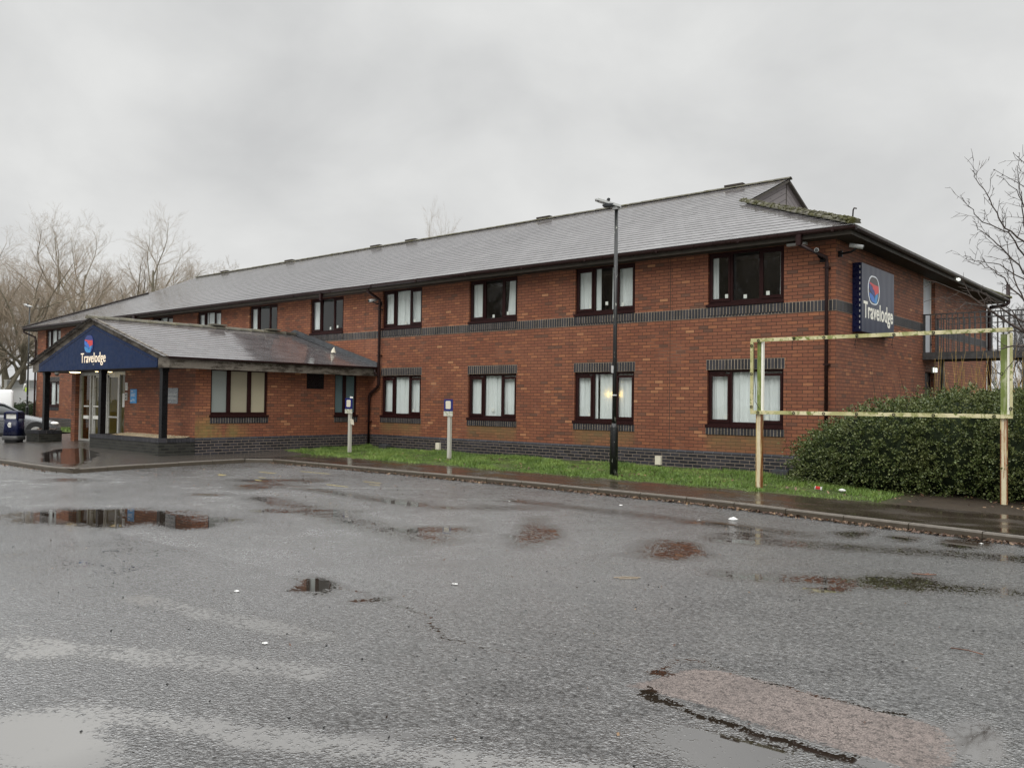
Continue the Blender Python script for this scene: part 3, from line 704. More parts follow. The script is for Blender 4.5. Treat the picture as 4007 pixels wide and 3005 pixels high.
def make_window(cx, z0, z1, upper, style, seed, pos=None, wid=1.75, axis_='y', room='room_dark', tags=True, label=None, ztop=None):
    rs = random.Random(seed + 900)
    """three-light casement window; built on the front wall plane then turned if axis_ is x"""
    w = sub_hb('window', label); hw = wid / 2; x0, x1 = -hw, hw
    T = []
    f = MB(); yf0, yf1 = .055, .115
    zb, zt = z0, z1
    f.box(x0, x1, yf0, yf1, zb, zb + .07); f.box(x0, x1, yf0, yf1, zt - .055, zt); f.box(x0, x0 + .055, yf0, yf1, zb + .07, zt - .055); f.box(x1 - .055, x1, yf0, yf1, zb + .07, zt - .055)
    m1, m2 = x0 + .305 * wid, x0 + .690 * wid
    for m_ in (m1, m2): f.box(m_ - .03, m_ + .03, yf0 + .001, yf1, zb + .07, zt - .055)
    gl = []
    for a, b in ((x0 + .045, m1 - .02), (m2 + .02, x1 - .045)):       # opening sashes, proud of the frame
        zc0, zc1 = zb + .06, zt - (.09 if not upper else .06)
        for q in ((a, b, zc0, zc0 + .062), (a, b, zc1 - .055, zc1), (a, a + .045, zc0 + .062, zc1 - .055), (b - .045, b, zc0 + .062, zc1 - .055)): f.box(q[0], q[1], yf0 - .018, yf0 + .03, q[2], q[3])
        gl.append((a + .043, b - .043, zc0 + .06, zc1 - .053, yf0 + .008))
    if not upper: f.box(x0 + .05, m1 - .12, yf0 - .03, yf0, zt - .085, zt - .06)
    gl.append((m1 + .028, m2 - .028, zb + .068, zt - .053, yf0 + .03))
    g = MB()
    for a, b, c, d, y in gl: g.face([(a, y, c), (b, y, c), (b, y, d), (a, y, d)])
    s_ = MB(); s_.box(x0 - .04, x1 + .0, -.025, .06, zb - .035, zb + .004); s_.box(x0 - .035, x1, -.028, -.012, zb - .055, zb - .03)
    KS = []; zc0, zc1 = zb + .03, zt - .04; sd = seed * 7
    def cur(*a, **q): mk = MB(); curtain(mk, *a, **q); KS.append(mk)
    lit = None
    if style == 'closed': e_ = rs.uniform(-.05, .05); cur(x0 + .02, e_ + .02, zc0, zc1 - rs.uniform(0, .02), .155, seed=sd, fr=rs.uniform(30, 48), amp=rs.uniform(.016, .026)); cur(e_ - .02, x1 - .02, zc0, zc1, .175, seed=sd + 1, fr=rs.uniform(30, 52), amp=rs.uniform(.014, .026))
    if style == 'closed2': cur(x0 + .02, -.25, zc0, zc1, .155, seed=sd); cur(-.22, x1 - .02, zc0, zc1, .165, seed=sd + 1, fr=46)
    if style == 'strips': cur(x0 + .02, x0 + .20, zc0, zc1, .15, seed=sd); cur(x1 - .14, x1 - .02, zc0, zc1, .15, seed=sd + 1)
    if style == 'gap': cur(x0 + .02, -.18, zc0, zc1, .15, seed=sd); cur(.12, x1 - .02, zc0, zc1, .155, seed=sd + 1)
    if style == 'open': cur(x0 + .02, x0 + .42, zc0, zc1, .15, seed=sd, lean=.05); cur(x1 - .02, x1 - .40, zc0, zc1, .155, seed=sd + 1, lean=-.10)
    if style == 'left': cur(x0 + .02, x0 + .42, zc0, zc1, .15, seed=sd)
    if style == 'leftthin': cur(x0 + .02, x0 + .26, zc0, zc1, .15, seed=sd)
    rm = MB(); D = 1.3
    rm.face([(x0, D, zb), (x1, D, zb), (x1, D, zt), (x0, D, zt)]); rm.face([(x0, yf1, zb), (x0, D, zb), (x0, D, zt), (x0, yf1, zt)]); rm.face([(x1, yf1, zb), (x1, D, zb), (x1, D, zt), (x1, yf1, zt)])
    rm.face([(x0, yf1, zb), (x1, yf1, zb), (x1, D, zb), (x0, D, zb)]); rm.face([(x0, yf1, zt), (x1, yf1, zt), (x1, D, zt), (x0, D, zt)])
    ST = []
    if tags:
        r = random.Random(seed)
        for i, (a, b, c, d, y) in enumerate(gl):
            if r.random() < .25: continue
            xx = (b - .09) if i == 0 else ((a + .06) if i == 1 else (a + b) / 2 - .05 + r.uniform(-.05, .12)); zz = c + (.01 if i < 2 else r.choice([.02, .03, .12]))
            ST.append(MB().box(xx, xx + .075, y + .006, y + .012, zz, zz + .085))
    parts = [(f, 'frame', 'frame_mahogany'), (g, 'glass', 'window_glass'), (s_, 'sill', 'frame_mahogany'), (rm, 'room_interior', room)]
    parts += [(q, 'curtain', 'curtain') for q in KS] + [(q, 'sticker', 'white_plastic') for q in ST]
    for mb_, nm, mt in parts:
        if axis_ == 'y': mb_.v = [(cx + a, b, c) for a, b, c in mb_.v]
        else: mb_.v = [(pos - b, cx + a, c) for a, b, c in mb_.v]
        mb_.build(nm, mt, w)
    return w
def brick_sill(w, cx, wid, zlo, zhi, top, axis_='y', pos=0.):
    b_ = MB(); j = MB(); n = round(wid / .0752); st = wid / n; x0 = cx - wid / 2
    for i in range(n):
        a = x0 + st * i + .006; c = x0 + st * (i + 1) - .006
        b_.face([(a, -.018, zlo), (c, -.018, zlo), (c, -.018, zhi), (a, -.018, zhi)]); b_.face([(a, -.018, zhi), (c, -.018, zhi), (c, .055, top), (a, .055, top)])
        b_.face([(a, -.018, zlo), (a, -.018, zhi), (a, .055, top), (a, 0, zlo)]); b_.face([(c, -.018, zlo), (c, 0, zlo), (c, .055, top), (c, -.018, zhi)])
    j.face([(x0, -.0125, zlo), (x0 + wid, -.0125, zlo), (x0 + wid, -.0125, zhi - .002), (x0, -.0125, zhi - .002)]); j.face([(x0, -.0125, zhi - .002), (x0 + wid, -.0125, zhi - .002), (x0 + wid, .055, top - .006), (x0, .055, top - .006)])
    if axis_ == 'x':
        for m_ in (b_, j): m_.v = [(pos - y, x, z) for x, y, z in m_.v]
    b_.build('brick_sill', 'blue_brick_unit', w); j.build('sill_mortar', 'mortar_pale', w)
def lintel(w, cx, wid):
    b_ = MB(); n = round(wid / .0752); soldier_face(b_, (cx - wid / 2, 0, 0), (cx + wid / 2, 0, 0), n, (0, -1, 0), 2.405, 2.62); b_.build('lintel', 'blue_brick_unit', w)
    j = MB(); j.face([(cx - wid / 2, -.0015, 2.4), (cx + wid / 2, -.0015, 2.4), (cx + wid / 2, -.0015, 2.625), (cx - wid / 2, -.0015, 2.625)]); j.build('lintel_mortar', 'mortar_pale', w)
ust = ['strips', 'gap', 'open', 'closed', 'left', 'leftthin', 'closed2', 'closed', 'gap', 'closed', 'closed']
lst = ['closed', 'closed2', 'closed', 'closed', None, None, 'closed', 'closed', 'closed', 'closed2', 'closed']
for k, cx in enumerate(WINX):
    lab = {0: 'upper window nearest the corner with open curtains and dark glass', 1: 'upper window behind the lamp post with parted curtains', 2: 'upper window with curtains pulled to both sides'}.get(k)
    w = make_window(cx, 3.845, SOF, True, ust[k], 10 + k, room='room_grey' if k in (4, 5) else 'room_dark', label=lab); brick_sill(w, cx, 1.75, 3.60, 3.775, 3.815)
    if k in low:
        w = make_window(cx, 1.19, 2.4, False, lst[k], 40 + k, label='ground floor window with warm wall lamps glowing behind its curtain' if k == 1 else None); brick_sill(w, cx, 1.8, .978, 1.125, 1.16); lintel(w, cx, 1.8)
        if k == 1:
            for dx, rr_ in ((-.02, .045), (.09, .042), (.36, .052)): g_ = MB(); g_.ball((cx + dx, .24, 1.86), rr_, 8, 6, (1, .6, 1.7)); g_.build('wall_lamp', 'bedside_glow', w)

# ---- eaves
mb = MB(); mb.box(L0 - .43, .43, -.43, .0, SOF, SOF + .012); mb.box(0, .43, 0, DEP + .43, SOF, SOF + .012); mb.box(L0 - .43, L0, 0, DEP + .43, SOF, SOF + .012); mb.box(L0, 0, DEP, DEP + .43, SOF, SOF + .012); hb(mb, 'soffit', 'soffit_dark')
mb = MB(); mb.box(L0 - .45, .45, -.45, -.43, SOF - .025, 5.10); mb.box(.43, .45, -.43, DEP + .43, SOF - .025, 5.10); mb.box(L0 - .45, L0 - .43, -.43, DEP + .43, SOF - .025, 5.10); hb(mb, 'fascia', 'fascia_brown')
def gutter(mb, a, b, out_, zt=5.115, w=.11, d=.075):
    a = Vector(a); b = Vector(b); o = Vector(out_); prof = [(0, 0), (0, -d * .8), (w * .25, -d), (w * .75, -d), (w, -d * .55), (w, 0), (w - .012, 0), (w - .012, -d * .5), (w * .7, -d * .85), (w * .3, -d * .85), (.01, -d * .7), (.01, 0)]
    pa = [a + o * u + Vector((0, 0, zt + z)) for u, z in prof]; pb = [b + o * u + Vector((0, 0, zt + z)) for u, z in prof]
    for i in range(len(prof)): j = (i + 1) % len(prof); mb.face([pa[i], pb[i], pb[j], pa[j]])
    mb.face(pa); mb.face(pb[::-1])
mb = MB(); gutter(mb, (L0 - .55, -.452, 0), (.562, -.452, 0), (0, -1, 0)); gutter(mb, (.452, -.50, 0), (.452, DEP + .5, 0), (1, 0, 0)); gutter(mb, (L0 - .452, -.50, 0), (L0 - .452, DEP + .5, 0), (-1, 0, 0))
for x in np.arange(-39.5, .2, 1.98): mb.box(x, x + .05, -.568, -.45, 5.036, 5.118)
hb(mb, 'gutter', 'gutter_brown')

# ---- tiled roofs: every tile a slab laid on the slope
def tiles(mb, P0, ax, up, nrm, n, gauge, b_lo, b_hi, tw=.33, th=.024, seed=1, flip=False):
    """P0 eave origin, ax along eave, up the slope, nrm outward; b_lo(s), b_hi(s) give the slope's side limits at distance s up it"""
    r = random.Random(seed); P0 = Vector(P0); ax = Vector(ax); up = Vector(up); nrm = Vector(nrm)
    for k in range(n):
        s0, s1 = k * gauge, (k + 1) * gauge + .01; off = tw / 2 * (k % 2) + r.uniform(-.004, .004)
        a0, a1 = b_lo(s0), b_lo(s1); c0, c1 = b_hi(s0), b_hi(s1); lo, hi = min(a0, a1), max(c0, c1)
        i = math.floor((lo - off) / tw)
        while i * tw + off < hi:
            u0, u1 = i * tw + off + .0025, (i + 1) * tw + off - .0025; i += 1
            l0, l1 = max(u0, a0), min(u1, c0); h0, h1 = max(u0, a1), min(u1, c1)
            if l1 - l0 < .005 and h1 - h0 < .005: continue
            l1 = max(l1, l0); h1 = max(h1, h0)
            t = th + r.uniform(-.0006, .0010); tl = r.uniform(-.0007, .0007)
            A = P0 + ax * l0 + up * s0 + nrm * (t + tl); B = P0 + ax * l1 + up * s0 + nrm * (t - tl); D = P0 + ax * h0 + up * s1 + nrm * .003; E_ = P0 + ax * h1 + up * s1 + nrm * .003
            A0 = A - nrm * (t + .004); B0 = B - nrm * (t + .004)
            q1 = [A, B, E_, D]; q2 = [A0, B0, B, A]
            if flip: q1 = q1[::-1]; q2 = q2[::-1]
            b = len(mb.v); mb.v += [tuple(p) for p in (A, B, E_, D, A0, B0)]
            f1 = (b, b + 1, b + 2, b + 3); f2 = (b + 4, b + 5, b + 1, b)
            if flip: f1 = f1[::-1]; f2 = f2[::-1]
            mb.f += [f1, f2]; mb.uv += [None, None]; mb.sm += [False, False]
EZ, SL, RY = 5.135, .4296, 6.6
ang = math.atan(SL); EO = .53
ex0, ex1 = L0 - EO, EO; run = RY + EO; RZ = EZ + run * SL; sl_len = run / math.cos(ang)
GX = -3.83; gi = EO - GX            # gablet plane; inset at which the hip stops
nC = 26; ga = sl_len / nC
def rb(s): u = s * math.cos(ang); return (ex1 - ex0 - u) if u < gi else (ex1 - ex0 - gi + .09)
def lb(s): u = s * math.cos(ang); return u if u < gi else gi - .09
mb = MB(); tiles(mb, (ex0, -EO, EZ), (1, 0, 0), (0, math.cos(ang), math.sin(ang)), (0, -math.sin(ang), math.cos(ang)), nC, ga, lb, rb, th=.010)
hb(mb, 'roof', 'roof_tile')
mb = MB(); W2 = DEP + 2 * EO; nS = int(gi / math.cos(ang) / ga) + 1
tiles(mb, (ex1, -EO, EZ), (0, 1, 0), (-math.cos(ang), 0, math.sin(ang)), (math.sin(ang), 0, math.cos(ang)), nS, ga, lambda s: s * math.cos(ang), lambda s: W2 - s * math.cos(ang), seed=2, th=.010)
tiles(mb, (ex0, -EO, EZ), (0, 1, 0), (math.cos(ang), 0, math.sin(ang)), (-math.sin(ang), 0, math.cos(ang)), nS, ga, lambda s: s * math.cos(ang), lambda s: W2 - s * math.cos(ang), seed=3, flip=True)
hb(mb, 'roof', 'roof_tile')
# rear slope, then an added dark sheet that blocks light under the tiles
mb = MB(); e = .012
mb.face([(ex0, DEP + EO, EZ), (ex1, DEP + EO, EZ), (ex1 - gi, DEP + EO - gi, EZ + gi * SL), (ex1 - gi, RY, RZ), (ex0 + gi, RY, RZ), (ex0 + gi, DEP + EO - gi, EZ + gi * SL)][::-1])
hb(mb, 'roof', 'roof_tile')
mb = MB(); q = -.02
mb.face([(ex0, -EO, EZ + q), (ex1, -EO, EZ + q), (ex1 - gi, -EO + gi, EZ + gi * SL + q), (ex1 - gi, RY, RZ + q), (ex0 + gi, RY, RZ + q), (ex0 + gi, -EO + gi, EZ + gi * SL + q)])
hb(mb, 'light_block_sheet', 'soffit_dark')
# boarded gablets
hz = EZ + gi * SL
def gablet(x, sgn):
    g = MB(); Yl, Yr, Ym = -EO + gi, DEP + EO - gi, RY; zl = hz - .06
    for (ya, yb, s_) in ((Yl, Ym, 1), (Yr, Ym, -1)):
        pts = [(x, ya, zl), (x, Ym, zl), (x, Ym, RZ - .03)]; L_ = math.cos(ang)
        uvs = [((p[1] - ya) * s_ * math.cos(ang) + (p[2] - zl) * math.sin(ang), (p[2] - zl) * math.cos(ang) - (p[1] - ya) * s_ * math.sin(ang)) for p in pts]
        if s_ * sgn < 0: pts = pts[::-1]; uvs = uvs[::-1]
        g.face(pts, uv=uvs)
    hb(g, 'gablet', 'gable_boards')
    b_ = MB()   # mitre strip and verge boards
    b_.box(min(x, x + .012 * sgn), max(x, x + .012 * sgn), Ym - .012, Ym + .012, zl, RZ - .05)
    for ya in (Yl, Yr):
        d = Vector((0, Ym - ya, RZ - hz)); n_ = Vector((0, -d.z, d.y)).normalized() * (1 if ya < Ym else -1); c = Vector((x + sgn * .05, (ya + Ym) / 2, (hz + RZ) / 2)) - n_ * .055
        if n_.z < 0: c = Vector((x + sgn * .05, (ya + Ym) / 2, (hz + RZ) / 2)) + n_ * .055
        b_.obox(c, d / 2, n_ * .03, Vector((.05, 0, 0)))
    hb(b_, 'verge_board', 'fascia_brown')
gablet(GX, 1); gablet(L0 - GX, -1)
def ridge_run(mb, a, b, up, rad, seg, seed, rough=.0, flat=.75):
    r = random.Random(seed); a = Vector(a); b = Vector(b); L_ = (b - a).length; d = (b - a).normalized(); up = Vector(up); up = (up - d * up.dot(d)).normalized(); sd = d.cross(up); n = max(1, round(L_ / seg))
    for i in range(n):
        p0 = a + d * (L_ * i / n + .004); p1 = a + d * (L_ * (i + 1) / n + .018); rr = rad * r.uniform(.97, 1.05); base = len(mb.v); m_ = 8
        for p, q in ((p0, rr * 1.04), (p1, rr * .97)):
            for k in range(m_ + 1):
                t = math.pi * (k / m_) ; jj = r.uniform(-rough, rough)
                mb.v.append(tuple(p + sd * math.cos(t) * (q + jj) + up * (math.sin(t) * (q + jj) * flat - rad * .12)))
        for k in range(m_): mb.f.append((base + k, base + k + 1, base + m_ + 2 + k, base + m_ + 1 + k)); mb.uv.append(None); mb.sm.append(True)
        mb.f.append(tuple(base + k for k in range(m_ + 1))); mb.uv.append(None); mb.sm.append(False)
mb = MB(); ridge_run(mb, (ex0 + gi - .12, RY, RZ), (GX + .12, RY, RZ), (0, 0, 1), .115, .45, 5, .004, .6); hb(mb, 'ridge_tiles', 'ridge_moss')
mb = MB(); ridge_run(mb, (ex1 + .02, -EO - .02, EZ + .02), (ex1 - gi, -EO + gi, hz + .03), (0, 0, 1), .115, .33, 6, .014, .7)
ridge_run(mb, (ex1 + .02, DEP + EO + .02, EZ + .02), (ex1 - gi, DEP + EO - gi, hz + .03), (0, 0, 1), .13, .33, 7, .012)
r = random.Random(4)   # moss cushions, thickest towards the eave
for i in range(420):
    t = r.random() ** 1.5; p = Vector((ex1, -EO, EZ + .07)).lerp(Vector((ex1 - gi, -EO + gi, hz + .07)), t); s_ = r.uniform(-1, 1) * .12
    p += Vector((s_ * .7, s_ * .7, .05 * (1 - abs(s_) / .12))) ; mb.ball(p, r.uniform(.014, .036) * (1.1 - .5 * t), 6, 3, (1, 1, .8))
hb(mb, 'hip_tiles', 'hip_moss')
mb = MB(); ridge_run(mb, (ex0 - .02, -EO - .02, EZ + .02), (ex0 + gi, -EO + gi, hz + .03), (0, 0, 1), .11, .33, 8, .01, .5); hb(mb, 'hip_tiles', 'soffit_dark')
for px in (2869, 2122, 1601, 1463, 1124, 871):
    v_ = FW + RT * (px - PW / 2) / FPX; t = (RY - CAM[1]) / v_[1]; x = CAM[0] + v_[0] * t
    m_ = MB(); m_.box(x - .30, x + .30, RY - .09, RY + .09, RZ + .05, RZ + .10); m_.box(x - .30, x + .30, RY - .07, RY + .07, RZ + .0, RZ + .08); hb(m_, 'ridge_vent', 'soffit_dark')
mb = MB(); mb.tube([(.47, -.45, 5.2), (.49, -.47, 5.42), (.52, -.5, 5.45), (.58, -.56, 5.42)], .014, 6); hb(mb, 'hip_iron', 'gutter_brown')

# ---- downpipes
def downpipe(pts, w=.036): m_ = MB(); m_.tube(pts, w, 8, smooth=True); return m_
mb = MB(); mb.box(-.60, -.50, -.585, -.49, 4.84, 5.05); mb.tube([(-.55, -.53, 4.86), (-.16, -.10, 4.62), (-.16, -.085, 4.5), (-.16, -.085, .1)], .038, 8)
for z in (4.4, 2.45, .75): mb.box(-.215, -.105, -.13, -.0, z, z + .03)
hb(mb, 'downpipe', 'gutter_brown')
mb = MB(); mb.box(-16.25, -16.17, -.56, -.47, 4.83, 5.05)
mb.tube([(-13.95, -.5, 5.0), (-13.95, -.42, 4.92), (-13.84, -.10, 4.72), (-13.84, -.085, 4.6), (-13.84, -.085, 2.12), (-13.9, -.085, 2.04), (-14.22, -.085, 1.86), (-14.27, -.085, 1.75), (-14.27, -.085, .2)], .045, 8)
for z in (4.4, 3.0, .98): mb.box((-13.9 if z > 2 else -14.33), (-13.78 if z > 2 else -14.21), -.14, -.0, z, z + .03)
hb(mb, 'downpipe', 'gutter_brown')
mb = MB(); mb.tube([(-28.9, -.5, 5.0), (-28.9, -.1, 4.75), (-28.9, -.085, 3.0)], .04, 8); mb.box(-29.0, -28.8, -.57, -.46, 4.82, 5.05)
mb.tube([(L0 - .42, -.5, 5.05), (L0 - .42, -.5, 4.9), (L0 - .3, -.35, 4.82), (L0 - .05, -.085, 4.66), (L0 + .04, -.085, 4.5), (L0 + .04, -.085, .2)], .045, 8); hb(mb, 'downpipe', 'gutter_brown')
mb = MB(); mb.tube([(.52, DEP + .45, 5.6), (.52, DEP + .45, 5.0), (.45, DEP + .4, 4.93), (.1, DEP + .12, 4.86), (.07, DEP + .02, 4.75), (.07, DEP + .02, .2)], .06, 8); hb(mb, 'downpipe', 'gutter_brown')

# ---- entrance wing
mb = MB()
wall_face(mb, 'x', WX1, WY, 0, .6, 2.42, [(-5.32, -3.59, 1.12, 2.42), (-1.29, -.44, 1.12, 2.42)], 1)
hb(mb, 'wall', 'brick_wing')
mb = MB(); wall_face(mb, 'y', WY, -18.34, WX1, .1, 2.5, [], -1); mb.box(-18.36, -18.34, WY, WY + .3, .1, 2.5)
mb.box(-22.0, -21.72, WY, -5.3, .1, 2.5, 'tb'); mb.face([(-22, -5.3, .1), (-22, -5.3, 2.5), (-22, 0, 2.5), (-22, 0, .1)]); hb(mb, 'wall', 'brick_plain')
mb = MB(); mb.box(WX1, WX1 + .03, WY - .0, -.03, .0, .535); hb(mb, 'plinth', 'brick_blue')
mb = MB(); n = 25
for i in range(n):
    a = WY + .23 * i + .004; b = a + .222; x = WX1
    mb.face([(x + .03, a, .537), (x + .03, b, .537), (x + .028, b, .57), (x + .028, a, .57)]); mb.face([(x + .028, a, .57), (x + .028, b, .57), (x, b, .602), (x, a, .602)])
hb(mb, 'plinth_coping', 'blue_brick_unit')
for cy, wd, pan in ((-4.455, 1.73, 3), (-.865, .85, 2)):
    w = sub_hb('window', 'frosted three pane window of the entrance wing' if pan == 3 else 'narrow frosted two pane window of the entrance wing')
    f = MB(); a, b = cy - wd / 2, cy + wd / 2; z0, z1 = 1.19, 2.42; X0, X1 = WX1 - .11, WX1 - .05
    f.box(X0, X1, a, b, z0, z0 + .08); f.box(X0, X1, a, b, z1 - .05, z1); f.box(X0, X1, a, a + .06, z0 + .08, z1 - .05); f.box(X0, X1, b - .06, b, z0 + .08, z1 - .05)
    ms = [a + wd * .32, a + wd * .68] if pan == 3 else [a + wd * .47]
    for m_ in ms: f.box(X0, X1 + .01, m_ - .055, m_ + .055, z0 + .08, z1 - .05)
    f.box(X1 - .06, X1 + .085, a - .03, b + .03, z0 - .05, z0 + .002); f.build('frame', 'frame_mahogany', w)
    ed = [a] + ms + [b]
    for i, (p, q) in enumerate(zip(ed, ed[1:])):
        g = MB(); xx = X0 + .03; g.face([(xx, p + .04, z0 + .07), (xx, q - .04, z0 + .07), (xx, q - .04, z1 - .04), (xx, p + .04, z1 - .04)])
        g.build('pane', (['frosted_grey', 'frosted_beige', 'frosted_glow_tint'][i] if pan == 3 else 'frosted_teal'), w)
    brick_sill(w, cy, wd + .03, .978, 1.125, 1.16, 'x', WX1)
mb = MB(); mb.box(WX1 - .02, WX1 + .012, -2.3, -1.7, 1.96, 2.42)
for i in range(9): mb.box(WX1 + .012, WX1 + .03, -2.28, -1.72, 1.98 + i * .048, 2.0 + i * .048)
hb(mb, 'air_vent', 'black_paint', label='black louvred vent under the wing eaves')

# wing roof
WR, WRZ, WEX, WEZ = -18.29, 3.84, -13.99, 2.655
wr = WEX - WR; wl = math.hypot(wr, WRZ - WEZ); ca, sa = wr / wl, (WRZ - WEZ) / wl; YF = -6.86
mb = MB(); tiles(mb, (WEX, YF, WEZ), (0, 1, 0), (-ca, 0, sa), (sa, 0, ca), 17, wl / 17, lambda s: 0, lambda s: -YF - .002, tw=.30, th=.010, seed=11)
tiles(mb, (2 * WR - WEX, YF, WEZ), (0, 1, 0), (ca, 0, sa), (-sa, 0, ca), 17, wl / 17, lambda s: 0, lambda s: -YF - .002, tw=.30, th=.010, seed=12, flip=True)
hb(mb, 'wing_roof', 'roof_tile', label='low tiled roof over the entrance wing')
mb = MB(); ridge_run(mb, (WR, YF - .04, WRZ), (WR, -.02, WRZ), (0, 0, 1), .12, .42, 21, .006); 
for yv in (-2.9, -.9):
    mb.box(WR - .14, WR + .14, yv - .25, yv + .25, WRZ + .09, WRZ + .13)
hb(mb, 'ridge_tiles', 'wing_ridge')
mb = MB()   # lead flashing dressed up the wall over the slope
for s_ in (1, -1):
    A = Vector((WR, -.035, WRZ + .16)); B = Vector((WR + s_ * wr, -.035, WEZ + .14)); dn = Vector((0, 0, -.15))
    q = [A, B, B + dn, A + dn]; q2 = [A + dn, B + dn, B + dn + Vector((0, -.12, .012)), A + dn + Vector((0, -.12, .012))]
    mb.face(q if s_ < 0 else q[::-1]); mb.face(q2 if s_ < 0 else q2[::-1]); 
    mb.obox((A + B) / 2 + Vector((0, .015, 0)), (B - A) / 2, (0, .02, 0), (0, 0, .012))
hb(mb, 'flashing', 'lead')
# eaves board and gutter of the wing, canopy soffit
mb = MB(); mb.box(-14.055, -14.03, -6.66, -.02, 2.385, 2.62); mb.box(2 * WR + 14.03, 2 * WR + 14.055, -6.66, 0, 2.385, 2.62); hb(mb, 'fascia', 'barge_wood', label='weathered timber eaves board along the wing')
mb = MB(); gutter(mb, (-14.028, -6.74, 0), (-14.028, -.02, 0), (1, 0, 0), zt=2.665, w=.09, d=.06); mb.tube([(-13.98, -.12, 2.62), (-13.98, -.12, 2.5), (-13.87, -.09, 2.4)], .035, 8); hb(mb, 'gutter', 'gutter_brown')
mb = MB(); mb.box(2 * WR + 14.06, -14.06, -6.66, WY + .3, 2.40, 2.42); mb.box(WX1, -14.06, WY + .3, -.02, 2.40, 2.42); hb(mb, 'soffit', 'soffit_dark')
# gable front: barge boards round the sign board
yb = -6.70
ap = (WR, WRZ + .02); r0 = (-14.0, 2.655); l0 = (2 * WR + 14.0, 2.655)
def rake(x): return ap[1] - abs(x - WR) * (ap[1] - r0[1]) / (r0[0] - WR)
mb = MB(); wB = .20
for s_ in (1, -1):
    e0 = (WR + s_ * (r0[0] - WR), rake(WR + s_ * (r0[0] - WR)))
    poly = [(ap[0], yb, ap[1]), (ap[0], yb, ap[1] - wB), (WR + s_ * 3.72, yb, rake(WR + s_ * 3.72) - wB), (WR + s_ * 3.72, yb, 2.385), (e0[0], yb, 2.385), (e0[0], yb, e0[1])]
    mb.prism(poly if s_ < 0 else poly[::-1], (0, -1, 0), .035)
    a_ = Vector((WR, yb - .03, ap[1] - .01)); b_ = Vector((e0[0], yb - .03, e0[1] - .01)); mb.obox((a_ + b_) / 2, (b_ - a_) / 2, (0, .03, 0), (0, 0, .03))
hb(mb, 'barge_board', 'barge_wood')
# timber posts
for x in (-22.15, -18.22, -14.72):
    m_ = MB(); m_.box(x - .075, x + .075, -6.52, -6.37, .2 if x > -20 and x < -16 else .55, 2.40); m_.box(x - .09, x + .09, -6.535, -6.355, 2.30, 2.40); hb(m_, 'post', 'black_paint')
# entrance screen
w = sub_hb('entrance_doors', 'aluminium framed glass entrance doors'); f = MB(); yd = -5.62; zd0, zd1 = .27, 2.30
f.box(-21.72, -18.34, yd, yd + .09, zd1, zd1 + .07); f.box(-21.72, -18.34, yd + .01, yd + .08, zd1 + .07, 2.40)
for a, b in ((-21.72, -21.63), (-20.98, -20.90), (-20.78, -20.70), (-19.98, -19.90), (-19.84, -19.77), (-19.08, -18.98), (-18.42, -18.36)): f.box(a, b, yd - .005, yd + .085, zd0, zd1)
for a, b in ((-21.63, -20.98), (-20.90, -20.78), (-18.98, -18.42)): f.box(a, b, yd, yd + .08, zd0, zd0 + .06); 
f.build('frame', 'alu', w)
for a, b, nm in ((-20.70, -19.98, 1), (-19.77, -19.08, 2)):
    d = MB()
    for q in ((a, a + .06, zd0, zd1), (b - .06, b, zd0, zd1), (a, b, zd0, zd0 + .10), (a, b, zd1 - .07, zd1), (a + .06, b - .06, 1.02, 1.07)): d.box(q[0], q[1], yd + .02, yd + .06, q[2], q[3])
    d.build('door_leaf', 'alu', w)
for a, b, c, d in ((-21.35, -21.0, 1.33, 1.37), (-21.35, -21.0, .96, 1.06), (-20.68, -20.3, 1.33, 1.37), (-20.68, -20.3, .96, 1.06)): MB().box(a, b, yd - .02, yd, c, d).build('push_bar', 'white_plastic', w)
g = MB(); g.face([(-21.7, yd + .045, zd0), (-18.36, yd + .045, zd0), (-18.36, yd + .045, zd1), (-21.7, yd + .045, zd1)]); g.build('glass', 'door_glass', w)
MB().box(-18.86, -18.66, yd + .035, yd + .04, 1.35, 1.75).build('notice', 'paper', w); MB().box(-20.45, -20.3, yd + .035, yd + .04, 1.62, 1.85).build('notice', 'paper', w)
ins = sub_hb('lobby_interior')
q = MB(); q.face([(-21.9, -1.8, .25), (-14.8, -1.8, .25), (-14.8, -1.8, 2.4), (-21.9, -1.8, 2.4)]); q.face([(-14.9, -5.4, .25), (-14.9, -1.8, .25), (-14.9, -1.8, 2.4), (-14.9, -5.4, 2.4)]); q.face([(-21.9, -5.5, .25), (-21.9, -1.8, .25), (-21.9, -1.8, 2.4), (-21.9, -5.5, 2.4)])
q.face([(-21.9, -5.6, 2.38), (-14.8, -5.6, 2.38), (-14.8, -1.8, 2.38), (-21.9, -1.8, 2.38)]); q.build('lobby_walls', 'lobby_wall', ins)
q = MB(); q.face([(-21.9, -5.62, .25), (-14.8, -5.62, .25), (-14.8, -1.8, .25), (-21.9, -1.8, .25)]); q.build('lobby_floor', 'lobby_floor', ins)
q = MB(); q.box(-20.6, -19.0, -4.1, -3.4, .3, .72); q.box(-20.6, -19.0, -3.5, -3.3, .72, 1.12); q.box(-20.75, -20.6, -4.1, -3.3, .3, .9); q.box(-19.0, -18.85, -4.1, -3.3, .3, .9); q.build('red_sofa', 'sofa_red', ins)
MB().box(-20.4, -19.9, -4.2, -3.8, 2.36, 2.375).build('ceiling_panel', 'lamp_warm', ins); MB().box(-18.6, -18.1, -3.8, -3.4, 2.36, 2.375).build('ceiling_panel', 'lamp_warm', ins)
